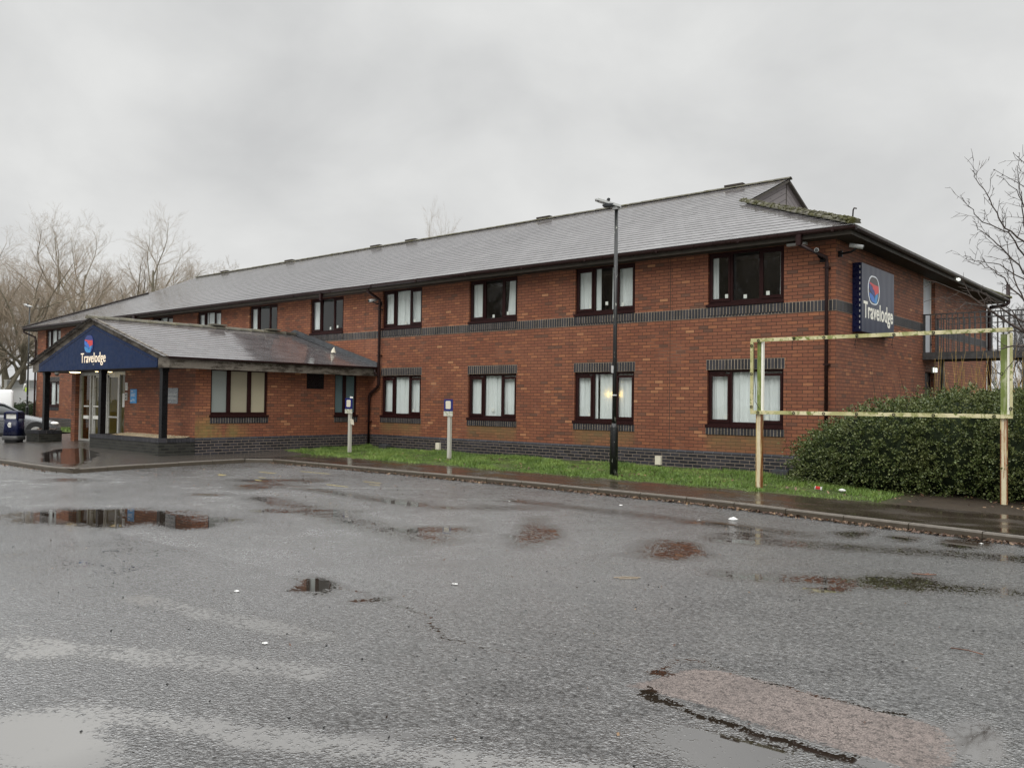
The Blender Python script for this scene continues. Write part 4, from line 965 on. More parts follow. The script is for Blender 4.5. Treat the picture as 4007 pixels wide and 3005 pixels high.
# end-wall doors
w = sub_hb('fire_door', 'pale grey fire exit door on the upper floor'); q = MB(); q.box(-.16, -.115, 6.15, 7.25, 2.97, SOF); q.build('door_panel', 'grey_door' if 'grey_door' in MAT else 'alu', w)
q = MB(); q.box(-.16, -.10, 6.15, 6.20, 2.97, SOF); q.box(-.16, -.10, 7.20, 7.25, 2.97, SOF); q.build('frame', 'white_plastic', w)
q = MB(); q.box(-.115, -.108, 6.5, 6.75, 4.45, 4.7); q.build('sign_plate', 'grey_cam', w)
w = sub_hb('ground_exit', 'dark ground floor exit recess'); q = MB(); q.box(-.16, -.12, 6.3, 7.25, .3, 2.55); q.build('door_panel', 'black_paint', w)

# ------------------------------------------------------------------ signs
def rrect(cx, cy, w, h, r, n=6, skew=0):
    p = []
    for sx, sy, a0 in ((1, -1, -90), (1, 1, 0), (-1, 1, 90), (-1, -1, 180)):
        for i in range(n + 1):
            a = R(a0 + 90 * i / n); p.append((cx + sx * (w / 2 - r) + r * math.cos(a), cy + sy * (h / 2 - r) + r * math.sin(a)))
    return p
def plate(name, poly, M4, mat, parent, d=.004, lift=0.):
    M_ = Matrix(M4); mb = MB(); f = [M_ @ Vector((x, y, lift + d)) for x, y in poly]; b = [M_ @ Vector((x, y, lift)) for x, y in poly]
    mb.face(f)
    for i in range(len(f)): j = (i + 1) % len(f); mb.face([b[i], b[j], f[j], f[i]])
    return mb.build(name, mat, parent)
def emblem(M4, parent, w, h, ring, lift):
    """window-shaped emblem: red map shape over blue hills"""
    X = lambda pts: [(x * w, y * h) for x, y in pts]
    if ring:
        plate('emblem_ring', rrect(0, 0, w * 1.16, h * 1.10, w * .45), M4, 'ring_white', parent, .003, lift); plate('emblem', rrect(0, 0, w, h, w * .38), M4, 'logo_shade', parent, .006, lift)
    else:
        plate('emblem', rrect(0, 0, w, h, w * .38), M4, 'logo_deep', parent, .012, lift)
    k = lift + (.006 if ring else .012)
    plate('emblem_red', X([(-.45, .20), (-.42, .27), (.0, .22), (.44, .20), (.46, .08), (.47, -.02), (.34, -.10), (.16, -.22), (.08, -.12), (.02, .0), (-.12, .04), (-.14, .14), (-.30, .18)]), M4, 'logo_red', parent, .003, k)
    plate('emblem_blue', X([(-.47, .24), (-.34, .18), (-.30, .12), (-.14, .10), (-.12, .02), (.0, .0), (.10, -.20), (.02, -.24), (-.18, -.16), (-.40, -.04), (-.47, .05)]), M4, 'logo_deep' if ring else 'logo_blue', parent, .004, k)
    plate('emblem_wave', X([(-.47, -.14), (-.34, -.14), (-.12, -.20), (.02, -.30), (.06, -.40), (.02, -.47), (-.16, -.46), (-.32, -.40), (-.42, -.30)]), M4, 'logo_blue' if ring else 'bright_blue', parent, .005, k)
    plate('emblem_wave', X([(.02, -.49), (.08, -.30), (.14, -.17), (.28, -.10), (.40, -.12) if not ring else (.30, -.08), (.36, -.2), (.28, -.34), (.24, -.48)]), M4, 'bright_blue', parent, .006, k)

ES = thing('entrance_sign', (WR, -6.72, 2.4), 'dark blue gable board with lit Travelodge lettering over the entrance'.replace('Travelodge ', ''), 'sign')
EL = (WR, -6.72, 2.4); y_ = -6.725
def es(mb, n, m): return mb.build(n, m, ES, loc=EL)
mb = MB(); x0, x1 = WR - 3.74, WR + 3.74; A = [(x0, y_, 2.40), (x1, y_, 2.40), (x1, y_, rake(x1) - .19), (WR, y_, WRZ - .19), (x0, y_, rake(x0) - .19)]
mb.prism(A, (0, -1, 0), .03); mb.box(x0, x1, y_ - .02, y_, 2.40, 2.425); es(mb, 'panel', 'blue_sign')
mb = MB()
for s_ in (1, -1):
    a_ = Vector((WR, y_ - .004, WRZ - .27)); b_ = Vector((WR + s_ * 3.66, y_ - .004, rake(WR + s_ * 3.66) - .27)); mb.obox((a_ + b_) / 2, (b_ - a_) / 2, (0, .006, 0), (0, 0, .008))
es(mb, 'trim', 'navy')
ins_e = bpy.data.objects.new('emblem_mount', None); C.objects.link(ins_e); ins_e.parent = ES; ins_e.location = tuple(-a for a in EL)
M4 = frame4((-19.0, y_ - .002, 2.60), (1, 0, .0), (0, 0, 1)); o, w = text_mesh('Travelodge', .40, 1.56, .010, -.001, 'letter_lit', 'lettering', ins_e, M4, 1.06)
print('ENT TEXT W', w)
emblem(frame4((-18.50, y_ - .002, 3.12), (1, 0, 0), (0, 0, 1)), ins_e, .56, .50, False, 0)
mb = MB(); mb.box(-18.22, -18.14, y_ - .01, y_, 2.52, 2.57); mb.build('sticker', 'grey_plate', ins_e)

WS = thing('wall_sign', (.1, 2.0, 3.22), 'dark blue box sign with emblem and cream lettering on the brick end wall', 'sign')
ws = bpy.data.objects.new('sign_face', None); C.objects.link(ws); ws.parent = WS; ws.location = (-.1, -2.0, -3.22)
SY0, SY1, SZ0, SZ1, SX = .93, 3.09, 3.19, 4.63, .19
mb = MB(); mb.box(.0, SX - .03, SY0, SY1, SZ0, SZ1); mb.build('box', 'navy', ws)
m_ = M('sign_vinyl', .3, (.016, .022, .05), .28); nz = m_.noise(.9, 3, stretch=(1, 1, .4)); m_.bump(m_.n('ShaderNodeTexWave', {'Vector': m_.obj(), 'Scale': .9, 'Distortion': 4.0}, bands_direction='Y').outputs[1], .12, .02); MAT['sign_vinyl'] = m_.m
mb = MB(); mb.box(SX - .03, SX, SY0 + .005, SY1 - .005, SZ0 + .005, SZ1 - .005); mb.build('panel', 'sign_vinyl', ws)
mb = MB()
for i in range(12): mb.box(SX - .045, SX - .028, SY0 - .004, SY0 + .001, SZ0 + .06 + i * .115, SZ0 + .11 + i * .115)
mb.build('fixing_clips', 'grey_cam', ws)
M4 = frame4((SX + .001, SY0 + .12, 3.50), (0, 1, 0), (0, 0, 1)); o, w = text_mesh('Travelodge', .49, 1.95, .004, .009, 'letter_cream', 'lettering', ws, M4, 1.06)
print('WALL TEXT W', w)
emblem(frame4((SX + .001, SY0 + .76, 4.12), (0, 1, 0), (0, 0, 1)), ws, .66, .56, True, 0)

def notice(name, x0, x1, z0, z1, col, label, lines, lcol='paper'):
    t = thing(name, ((x0 + x1) / 2, WY, z0), label, 'notice'); L_ = ((x0 + x1) / 2, WY, z0)
    m_ = MB(); m_.box(x0, x1, WY - .015, WY, z0, z1); m_.build('plate', col, t, loc=L_)
    m_ = MB()
    for (a, b, z, h) in lines: m_.box(x0 + (x1 - x0) * a, x0 + (x1 - x0) * b, WY - .017, WY - .014, z0 + (z1 - z0) * z, z0 + (z1 - z0) * z + h)
    m_.build('print', lcol, t, loc=L_)
notice('wall_notice', -17.99, -17.61, 1.47, 1.87, 'bright_blue', 'bright blue notice board on the brick wall right of the entrance doors', [(.12, .45, .82, .018), (.12, .8, .66, .01), (.12, .7, .58, .01), (.12, .75, .5, .01), (.35, .7, .26, .012), (.35, .8, .18, .012), (.1, .25, .14, .03)])
notice('wall_notice', -15.89, -15.29, 1.48, 1.90, 'grey_plate', 'silver grey notice plate on the brick wall behind the right porch post', [(.1, .9, .62, .012), (.1, .85, .54, .012), (.1, .6, .40, .01), (.1, .9, .34, .01), (.1, .88, .28, .01), (.1, .4, .12, .01)], 'grey_cam')
notice('wall_notice', -18.31, -18.17, 1.84, 2.06, 'white_plastic', 'small white plate with circles beside the entrance doors', [(.3, .7, .7, .03), (.3, .7, .45, .03), (.3, .7, .2, .03)], 'grey_plate')
t = thing('door_intercom', (-18.22, WY, 1.55), 'slim steel intercom panel below the small white plate by the doors', 'intercom'); m_ = MB(); m_.box(-18.28, -18.16, WY - .03, WY, 1.55, 1.77); m_.build('housing', 'alu', t, loc=(-18.22, WY, 1.55)); m_ = MB(); m_.box(-18.25, -18.19, WY - .033, WY - .028, 1.68, 1.74); m_.box(-18.25, -18.19, WY - .033, WY - .028, 1.58, 1.64); m_.build('speaker_grille', 'black_paint', t, loc=(-18.22, WY, 1.55))

# canopy lamps, cameras, wall lamps
def disc_lamp(x, y, r_, label):
    t = thing('ceiling_lamp', (x, y, 2.40), label, 'lamp', 'round lamps under the entrance canopy'); m_ = MB(); m_.tube([(x, y, 2.40), (x, y, 2.375)], r_, 16); m_.build('rim', 'white_plastic', t, loc=(x, y, 2.4)); m_ = MB(); m_.ball((x, y, 2.376), r_ * .9, 16, 4, (1, 1, .22), -1, 0); m_.build('diffuser', 'lamp_warm', t, loc=(x, y, 2.4))
disc_lamp(-20.55, -6.25, .17, 'large round lit lamp under the canopy left of the middle post'); disc_lamp(-19.15, -6.2, .07, 'small round lit spotlight just left of the middle porch post'); disc_lamp(-19.0, -5.9, .07, 'small round lit spotlight just right of the middle porch post')
t = thing('dome_camera', (-22.0, -6.2, 2.4), 'dark dome camera under the canopy beside the left post', 'camera'); m_ = MB(); m_.tube([(0, 0, 0), (0, 0, -.06)], .07, 12); m_.build('housing', 'white_plastic', t); m_ = MB(); m_.ball((0, 0, -.06), .06, 12, 5, z0=-1, z1=0); m_.build('dome', 'dark_glass', t)
def bullet_cam(p, d, br, label, down=.2):
    t = thing('security_camera', p, label, 'camera', 'bullet cameras under the eaves'); d = Vector(d).normalized(); m_ = MB()
    m_.tube([-d * .14, d * .12], .045, 12); m_.build('body', 'grey_cam', t)
    m_ = MB(); m_.tube([d * .12, d * .135], .036, 12); m_.build('lens', 'dark_glass', t)
    m_ = MB(); m_.tube([(0, 0, -.03), br[0], br[1]], .022, 8); b1 = Vector(br[1]); m_.box(b1.x - .05, b1.x + .05, b1.y - .02, b1.y + .02, b1.z - .06, b1.z + .06); m_.build('bracket', 'black_paint', t)
bullet_cam((-.30, -.26, 4.76), (.35, -1, -.2), ((0.02, .1, -.14), (.04, .22, -.16)), 'round camera facing the car park beside the corner downpipe')
bullet_cam((-13.98, -.26, 4.69), (-.2, -1, -.2), ((.1, .08, -.1), (.14, .2, -.1)), 'camera beside the middle downpipe above the wing roof')
bullet_cam((.36, .12, 4.82), (1, .4, -.25), ((-.1, .0, -.1), (-.33, .0, -.12)), 'grey camera sticking out from the end wall near the corner')
t = thing('eaves_floodlight', (-.72, -.22, 4.95), 'slim pale floodlight under the eaves left of the corner downpipe', 'light'); m_ = MB(); m_.box(-.2, .2, -.05, .05, -.05, 0); m_.build('housing', 'grey_cam', t)
def bulkhead(p, ax, label, mt='lamp_white'):
    t = thing('bulkhead_light', p, label, 'light', 'small white lights on the end wall'); m_ = MB(); a = Vector(ax); s_ = Vector((abs(a.y), abs(a.x), 0))
    m_.obox(a * .02, a * .02, s_ * .13, (0, 0, .07)); m_.build('base', 'white_plastic', t); m_ = MB(); m_.obox(a * .06, a * .03, s_ * .11, (0, 0, .055)); m_.build('diffuser', mt, t)
bulkhead((.45, 7.45, 5.05), (1, 0, 0), 'small lit white light fixed to the gutter board above the fire escape'); bulkhead((.0, 7.0, 2.62), (1, 0, 0), 'small lit white light on the wall under the fire escape landing')

# little boxes on the plinth
for i, (x, z, lb_) in enumerate(((-11.23, .36, 'cream vent box on the plinth left of the second sign post'), (-4.02, .34, 'cream vent box on the plinth right of the lamp post'), (-34.6, .36, 'cream vent box on the plinth beyond the silver car'))):
    t = thing('vent_box', (x, -.03, z), lb_, 'vent', 'cream vent boxes on the plinth'); m_ = MB(); m_.box(-.075, .075, -.07, 0, -.10, .10); m_.build('cover', 'cream_plastic', t); m_ = MB(); m_.box(-.05, .05, -.06, -.01, -.13, -.10); m_.build('outlet', 'rubber', t)
for x, y, lb_ in ((-13.35, -.22, 'dark bait box in the grass near the downpipe'), (-1.02, -.22, 'dark bait box at the foot of the wall beside the big shrub')):
    z = gz(x, y); t = thing('bait_box', (x, y, z), lb_, 'box', 'bait boxes along the wall'); m_ = MB(); m_.box(-.17, .17, -.1, .1, 0, .09); m_.build('box', 'dark_steel', t); m_ = MB(); m_.obox((0, 0, .105), (.16, 0, 0), (0, .085, 0), (0, 0, .018)); m_.build('lid', 'lead', t)

# ------------------------------------------------------------------ planters
def planter(name, x0, x1, y0, y1, zt, label, fill, wl=.22, capf=True, zb=.1):
    L_ = ((x0 + x1) / 2, (y0 + y1) / 2, zb); t = thing(name, L_, label, 'planter'); m_ = MB()
    m_.box(x0, x1, y0, y0 + wl, zb, zt - .105); m_.box(x1 - wl, x1, y0 + wl, y1, zb, zt - .105); m_.box(x0, x0 + wl, y0 + wl, y1, zb, zt - .105); m_.build('wall', 'brick_planter', t, loc=L_)
    m_ = MB(); r = random.Random(3)
    def cap(a0, a1, fx):
        n = max(1, round((a1 - a0) / .0752)); st = (a1 - a0) / n
        for i in range(n): p, q = a0 + st * i + .004, a0 + st * (i + 1) - .004; fx(p, q, r.uniform(-.002, .003))
    cap(x0, x1, lambda p, q, e: m_.box(p, q, y0 - .012, y0 + wl, zt - .1, zt + e)); cap(y0 + wl + .003, y1, lambda p, q, e: m_.box(x1 - wl, x1 + .012, p, q, zt - .1, zt + e)); cap(y0 + wl + .003, y1, lambda p, q, e: m_.box(x0 - .012, x0 + wl, p, q, zt - .1, zt + e))
    m_.build('coping', 'blue_brick_unit', t, loc=L_)
    m_ = MB(); m_.box(x0 + .01, x1 - .01, y0 + .01, y0 + wl, zt - .1, zt - .008); m_.box(x1 - wl, x1 - .01, y0 + wl, y1, zt - .1, zt - .008); m_.build('mortar', 'mortar_pale', t, loc=L_)
    m_ = MB(); m_.face([(x0 + wl, y0 + wl, zt - .06), (x1 - wl, y0 + wl, zt - .06), (x1 - wl, y1, zt + (.02 if fill == 'gravel' else -.03)), (x0 + wl, y1, zt + (.02 if fill == 'gravel' else -.03))]); m_.build('bed', 'tan_stone' if fill == 'gravel' else 'verge_soil', t, loc=L_)
planter('brick_planter', -18.34, -14.39, -6.72, WY - .005, .605, 'dark brick planter filled with tan gravel right of the entrance', 'gravel')
planter('brick_planter', -22.9, -21.9, -6.72, WY - .3, .585, 'small dark brick planter with dead leaves left of the entrance', 'soil', zb=.05)
def stones(name, n, f, size, mat, seed):
    r = np.random.default_rng(seed); base = np.array([(1,0,0),(-1,0,0),(0,1,0),(0,-1,0),(0,0,1),(0,0,-1)], float); F = np.array([(0,2,4),(2,1,4),(1,3,4),(3,0,4),(2,0,5),(1,2,5),(3,1,5),(0,3,5)])
    P = np.array([f(r) for _ in range(n)]); sz = r.uniform(.5, 1.2, (n, 1, 1)) * size; sh = r.uniform(.6, 1.2, (n, 1, 3)) * np.array([1, 1, .7]); q = base[None] * sh + r.normal(0, .12, (n, 6, 3)); an = r.uniform(0, 6.3, n); c, s_ = np.cos(an), np.sin(an)
    x = q[:, :, 0] * c[:, None] - q[:, :, 1] * s_[:, None]; y = q[:, :, 0] * s_[:, None] + q[:, :, 1] * c[:, None]; q = np.stack([x, y, q[:, :, 2]], -1) * sz + P[:, None]
    return np_mesh(name, q.reshape(-1, 3), (F[None] + 6 * np.arange(n)[:, None, None]).reshape(-1, 3), mat)
foliage('gravel_stone', (.26, .20, .12), (.42, .34, .22), (.58, .50, .36), .7)
def fg(r):
    x = r.uniform(-18.1, -14.62); y = r.uniform(-6.5, -5.77); return (x, y, .545 + .08 * (y + 6.5) / .73 + r.uniform(0, .012))
tag(stones('gravel', 5200, fg, .018, 'gravel_stone', 5), 'tan pea gravel filling the planter right of the entrance', 'gravel', kind='stuff')
foliage('dead_leaf', (.035, .018, .012), (.085, .038, .022), (.22, .14, .07), .5)
def leaves(name, n, f, size, label, seed):
    r = np.random.default_rng(seed); P = np.array([f(r) for _ in range(n)]); an = r.uniform(0, 6.3, n); s_ = r.uniform(.5, 1.2, n) * size; ux = np.stack([np.cos(an), np.sin(an), r.normal(0, .35, n)], 1) * s_[:, None]; uy = np.stack([-np.sin(an), np.cos(an), r.normal(0, .35, n)], 1) * (s_ * .6)[:, None]
    V = np.stack([P - ux, P - uy, P + ux + np.array([0, 0, .006]), P + uy + np.array([0, 0, .004])], 1); o = np_mesh(name, V.reshape(-1, 3), np.arange(4 * n).reshape(n, 4), 'dead_leaf'); return tag(o, label, 'leaves', kind='stuff')
def kerbleaf(r):
    x = -13 + 29 * r.random() ** .8; y = kerb_y(x) - .01 - abs(r.normal(0, .07)); return (x, y, r.uniform(.004, .03))
leaves('fallen_leaves', 3800, kerbleaf, .028, 'brown fallen leaves washed up along the foot of the kerb', 8)
leaves('fallen_leaves', 500, lambda r: (r.uniform(-22.7, -22.1), r.uniform(-6.5, -6.1), .57 + r.uniform(0, .05)), .05, 'pale dead leaves lying in the left planter', 9)
def vl(r):
    x = r.uniform(-12, 5.0); return (x, back_y(x) + .1 + 2.6 * r.random(), gz(x, -2) + .03)
leaves('fallen_leaves', 420, vl, .035, 'scattered dark leaves lying on the grass verge', 10)
leaves('fallen_leaves', 260, lambda r: (r.uniform(-13.2, -4), r.uniform(-9, -5), .006), .02, 'tiny pale leaf fragments scattered over the far tarmac', 12)
leaves('fallen_leaves', 500, lambda r: (r.uniform(-26, -13), -9.64 - abs(r.normal(0, .08)), .01), .025, 'leaf bits along the kerb in front of the entrance forecourt', 13)
def twigbits(r): return (r.uniform(-4, 7), r.uniform(-14.5, -6), .006)
leaves('fallen_leaves', 160, twigbits, .012, 'dark specks of leaf and grit on the near tarmac', 14)

LIT = [((.72, -5.96), .10, 'largest white crumpled tissue on the tarmac near the kerb'), ((-.2, -13.22), .035, 'flat white scrap in the left foreground'), ((1.3, -13.93), .03, 'pale wet scrap nearest the bottom left'), ((-1.34, -5.7), .04, 'small white scrap lying off the kerb below the lamp post'),
       ((.4, -6.37), .03, 'tiny white scrap left of the largest tissue'), ((3.81, -5.77), .03, 'white scrap in the dark puddle at the right'), ((.92, -11.76), .035, 'cream wrapper scrap in the middle of the tarmac'), ((-2.9, -6.6), .03, 'small white scrap on the far tarmac')]
for (x, y), s_, lb_ in LIT:
    m_ = MB(); r = random.Random(int(x * 100)); n = 9
    pts = [(s_ * r.uniform(.6, 1.1) * math.cos(6.28 * i / n), s_ * .6 * r.uniform(.6, 1.1) * math.sin(6.28 * i / n), r.uniform(.004, .012)) for i in range(n)]; top = (0, 0, s_ * .45)
    for i in range(n): m_.face([pts[i], pts[(i + 1) % n], (pts[i][0] * .4, pts[i][1] * .4, s_ * r.uniform(.2, .5))]); m_.face([pts[(i + 1) % n], top, (pts[i][0] * .4, pts[i][1] * .4, s_ * .3)])
    o = m_.build('litter_scrap', 'paper'); o.location = (x, y, 0); tag(o, lb_, 'litter', 'paper scraps on the car park')
m_ = MB(); m_.box(-.06, .06, -.018, .018, 0, .04); o = m_.build('sweet_wrapper', 'paper'); q = MB(); q.box(-.045, .03, -.021, .021, .004, .043); q.build('red_band', 'logo_red', o); o.location = (.55, -2.35, gz(.55, -2.35) + .02); o.rotation_euler = (.2, .1, .3); tag(o, 'red and white sweet wrapper on the grass beside the big shrub', 'wrapper')
m_ = MB(); m_.ball((0, 0, .03), .05, 7, 4, (1.3, .7, .6)); o = m_.build('litter_scrap', 'paper'); o.location = (1.0, -2.45, gz(1, -2.4) + .01); tag(o, 'white ball of paper on the grass right of the sweet wrapper', 'litter', 'paper scraps on the car park')
m_ = MB(); m_.tube([(0, 0, .01), (.1, .05, .012), (.24, .07, .01)], .006, 5); m_.tube([(.05, -.02, .008), (.22, .02, .01)], .005, 5); o = m_.build('fallen_twig', 'twig_willow'); o.location = (1.78, -10.55, 0); o.rotation_euler = (0, 0, .5); tag(o, 'reddish broken twig lying in the middle of the tarmac', 'twig')
m_ = MB(); r = random.Random(2); pts = [Vector((.07 * math.cos(a), .09 * math.sin(a), 0)) * r.uniform(.7, 1.1) for a in np.arange(0, 6.28, .7)]; tp = Vector((.03, 0, .19))
for i in range(len(pts)): p, q = pts[i], pts[(i + 1) % len(pts)]; mid = (p + q) / 2 * .75 + Vector((0, 0, .09)); m_.face([p, q, mid]); m_.face([p, mid, tp]); m_.face([q, tp, mid])
o = m_.build('crumpled_card', 'cream_plastic'); fy = -1.9; fx = -14.95; o.location = (-15.6, -.45, 2.655 + (-14.0 + 15.6) * .277 + .03); tag(o, 'pale lump of crumpled card caught on the wing roof beside the flashing', 'debris')
m_ = MB()
for px, py, w_, l_ in ((865, 1858, .05, .14), (1225, 1850, .04, .5), (1040, 1850, .05, .3), (1020, 1870, .04, .12), (1005, 1880, .06, .1), (1320, 1902, .04, .25), (1450, 1888, .04, .25), (1462, 1898, .03, .15), (860, 1860, .05, .1), (1290, 1898, .04, .12)):
    v_ = FW + RT * (px - PW / 2) / FPX + UP * (PH / 2 - py) / FPX; t_ = -CAM[2] / v_[2]; p = CAM + v_ * t_; m_.face([(p[0] - l_, p[1], .004), (p[0] + l_, p[1] + .1 * l_, .004), (p[0] + l_, p[1] + .1 * l_ + w_, .004), (p[0] - l_, p[1] + w_, .004)])
tag(m_.build('parking_marks', 'yellow_mark'), kind='structure')
m_ = MB(); m_.face([(-7.2, -7.9, .004), (-5.1, -6.0, .004), (-5.06, -6.05, .004), (-7.16, -7.95, .004)]); m_.face([(-3.7, -7.0, .004), (-3.0, -6.3, .004), (-2.96, -6.33, .004), (-3.66, -7.03, .004)]); tag(m_.build('parking_marks', 'white_mark'), kind='structure')

tag(stones('grit', 260, lambda r: (r.uniform(-4, 6.5), r.uniform(-15.6, -6.5), .004), .009, 'rubber', 15), 'dark loose grit scattered over the tarmac', 'grit', kind='stuff')
m_ = MB(); m_.tube([(0, 0, .01), (.12, -.03, .012), (.22, .01, .01)], .005, 5); m_.tube([(.10, -.02, .01), (.16, .05, .01)], .004, 4); o = m_.build('fallen_twig', 'leaf_litter'); o.location = (3.75, -8.35, 0); o.rotation_euler = (0, 0, .45); tag(o, 'dark bent twig lying near the right-hand puddles', 'twig')
m_ = MB(); m_.tube([(0, 0, .01), (.1, .03, .012), (.2, .02, .01)], .004, 5); o = m_.build('fallen_twig', 'leaf_litter'); o.location = (4.7, -10.9, 0); o.rotation_euler = (0, 0, -.2); tag(o, 'thin twig on the tarmac behind the pinkish repair strip', 'twig')
# ------------------------------------------------------------------ lamp posts
def lamp_head(parent, z, yaw, mat='grey_cam'):
    c, s_ = math.cos(yaw), math.sin(yaw); fx = Vector((c, s_, .32)).normalized(); sx = Vector((-s_, c, 0)); nx = fx.cross(sx); o = Vector((0, 0, z))
    m_ = MB(); m_.obox(o + fx * .16 + nx * .02, fx * .25, sx * .11, nx * .022); m_.obox(o + fx * .40 + nx * .012, fx * .06, sx * .085, nx * .014); m_.obox(o + Vector((0, 0, -.02)), (.06, 0, 0), (0, .06, 0), (0, 0, .04)); m_.build('luminaire', 'white_plastic' if mat == 'w' else 'grey_cam', parent)
    m_ = MB(); m_.ball(o + fx * .16 - nx * .0, .13, 12, 5, (1.2, .8, .55), -1, 0); m_.build('lens_housing', 'lead', parent)
    m_ = MB(); m_.tube([o + fx * .2 + nx * .04, o + fx * .2 + nx * .1], .035, 10); m_.ball(o + fx * .2 + nx * .1, .035, 10, 3, z0=0); m_.build('photocell', 'black_paint', parent)
def lamp_post(x, y, z, top, label, rb_=.082, yaw=3.9, lean=0.):
    t = thing('lamp_post', (x, y, z), label, 'lamp post', 'car park lamp posts'); h = top - z; s0 = 1.0
    m_ = MB(); m_.tube([(0, 0, -.05), (0, 0, s0 - .02), (0, 0, s0), (lean * .02, 0, s0 + .08)], [rb_, rb_, rb_ * .97, rb_ * .55], 16); m_.build('base_section', 'lamp_paint', t)
    m_ = MB(); m_.tube([(0, 0, s0 + .05), (lean * .5, 0, h * .5), (lean, 0, h - .02)], [.046, .042, .036], 12); m_.build('pole', 'lamp_paint', t)
    m_ = MB(); m_.tube([(0, 0, 1.63), (0, 0, 1.66)], .048, 10); m_.box(-.05, .0, -.052, -.045, 2.1, 2.25); m_.build('number_band', 'grey_cam', t)
    hd = bpy.data.objects.new('lamp_head', None); C.objects.link(hd); hd.parent = t; hd.location = (lean, 0, 0); lamp_head(hd, h + .02, yaw, 'g'); return t
lamp_post(-3.55, -2.60, .15, 5.64, 'black lamp post with peeling paint standing on the grass verge', yaw=3.72)
lp2 = lamp_post(-45.3, 1.33, .05, 6.65, 'distant slim lamp post beyond the far end of the building', yaw=3.4)
t = thing('warning_plate', (-45.2, 1.2, 1.9), 'small lime yellow plate strapped to the distant lamp post', 'plate'); m_ = MB(); m_.box(-.06, .12, -.02, 0, 0, .25); m_.build('plate', 'hivis', t); m_ = MB(); m_.tube([(-.2, -.02, .05), (-.15, -.02, .3), (-.03, -.02, .42), (.08, -.02, .36)], .05, 8); m_.build('strap', 'white_plastic', t)

# ------------------------------------------------------------------ two parking posts
def sign_post(x, y, label, extra):
    z = gz(x, y); t = thing('sign_post', (x, y, z), label, 'sign', 'parking bay posts'); m_ = MB(); h = 1.66 - z
    m_.box(-.045, .045, -.035, .035, -.05, h - .25); m_.build('post', 'post_white', t)
    m_ = MB(); m_.box(-.15, .15, -.06, -.045, 1.39 - z, 1.69 - z); m_.build('blue_panel', 'navy_blue', t)
    M4 = frame4((0, -.062, 1.545 - z), (1, 0, 0), (0, 0, 1)); plate('white_square', rrect(0, 0, .18, .20, .03), M4, 'cream_plastic', t, .002, 0)
    m_ = MB(); m_.box(-.16, .15, -.06, -.045, 1.265 - z, 1.385 - z); m_.build('lower_plate', 'post_plate', t)
    if extra:
        m_ = MB(); m_.box(.05, .17, -.058, -.045, 1.69 - z, 1.74 - z); m_.build('top_tab', 'white_plastic', t); m_ = MB(); m_.obox((.14, -.04, 1.03 - z), (.07, 0, -.01), (0, .004, 0), (-.015, 0, .075)); m_.build('side_plate', 'cream_plastic', t)
simple('navy_blue', (.012, .02, .14), .3)
peel('post_plate', (.55, .55, .48), (.30, .33, .18), .52, .62, k=14)
sign_post(-12.93, -1.88, 'parking post nearest the wing, with a bent side plate', True); sign_post(-8.97, -1.89, 'parking post between two ground floor windows, without side plate', False)

# ------------------------------------------------------------------ empty hoarding frame
SFo = (1.5, -2.6, .14); t = thing('banner_stand', SFo, 'empty rusting and mossy banner frame on two posts in front of the shrub', 'frame')
Lp = Vector((-.33, -2.80, 0)); Rp = Vector((3.41, -2.34, 0)); dx = (Rp - Lp).normalized(); nyv = Vector((dx.y, -dx.x, 0))
def pt(s_, z, o=0): p = Lp + dx * s_ + nyv * o; return Vector((p.x, p.y, z))
WD = (Rp - Lp).length
m_ = MB()
for s_, z0, z1 in ((0, .05, 1.47), (WD, .05, 1.47)):
    m_.obox(pt(s_, (z0 + z1) / 2), dx * .034, nyv * .05, (0, 0, (z1 - z0) / 2))
    for e_ in (-.041, .041): q_ = MB(); q_.obox(pt(s_ + e_, (z0 + z1) / 2), dx * .007, nyv * .058, (0, 0, (z1 - z0) / 2)); q_.build('flange', 'rust_edge', t, loc=SFo)
m_.build('post', 'frame_rust', t, loc=SFo)
m_ = MB()
for s_ in (0, WD):
    m_.obox(pt(s_, 2.12), dx * (.034 if s_ == 0 else .045), nyv * .05, (0, 0, .64)); 
m_.build('upper_post', 'frame_green', t, loc=SFo)
m_ = MB(); m_.obox(pt(.055, 2.12, .01), dx * .012, nyv * .052, (0, 0, .64)); m_.obox(pt(WD + .06, 2.12, .01), dx * .014, nyv * .052, (0, 0, .64)); m_.build('bright_edge', 'letter_cream', t, loc=SFo)
m_ = MB(); a, b = -.14, WD + .12; off = .08
for z, ang_ in ((2.775, .012), (1.50, 0.0)):
    m_.obox((pt(a, z, off) + pt(b, z + ang_ * 4, off)) / 2, (pt(b, z + ang_ * 4, off) - pt(a, z, off)) / 2, nyv * .02, (0, 0, .030))
    m_.obox((pt(a, z, off) + pt(b, z + ang_ * 4, off)) / 2 + Vector((0, 0, .028)) - nyv * .02, (pt(b, z + ang_ * 4, off) - pt(a, z, off)) / 2, nyv * .03, (0, 0, .004))
m_.build('rail', 'frame_algae', t, loc=SFo)
m_ = MB(); m_.obox(pt(a + .02, 2.14, off), dx * .026, nyv * .018, (0, 0, .61)); m_.obox(pt(b - .02, 2.14, off), dx * .02, nyv * .018, (0, 0, .63)); m_.build('side_rail', 'frame_algae', t, loc=SFo)
def eye(s_, z): 
    q = MB(); c = pt(s_, z, off + .03); k = 8
    for i in range(k):
        a_ = 6.283 * i / k; b_ = 6.283 * (i + 1) / k; q.tube([c + dx * .02 * math.cos(a_) + Vector((0, 0, .02 * math.sin(a_))), c + dx * .02 * math.cos(b_) + Vector((0, 0, .02 * math.sin(b_)))], .006, 5, cap=False)
    return q
eyes = MB()
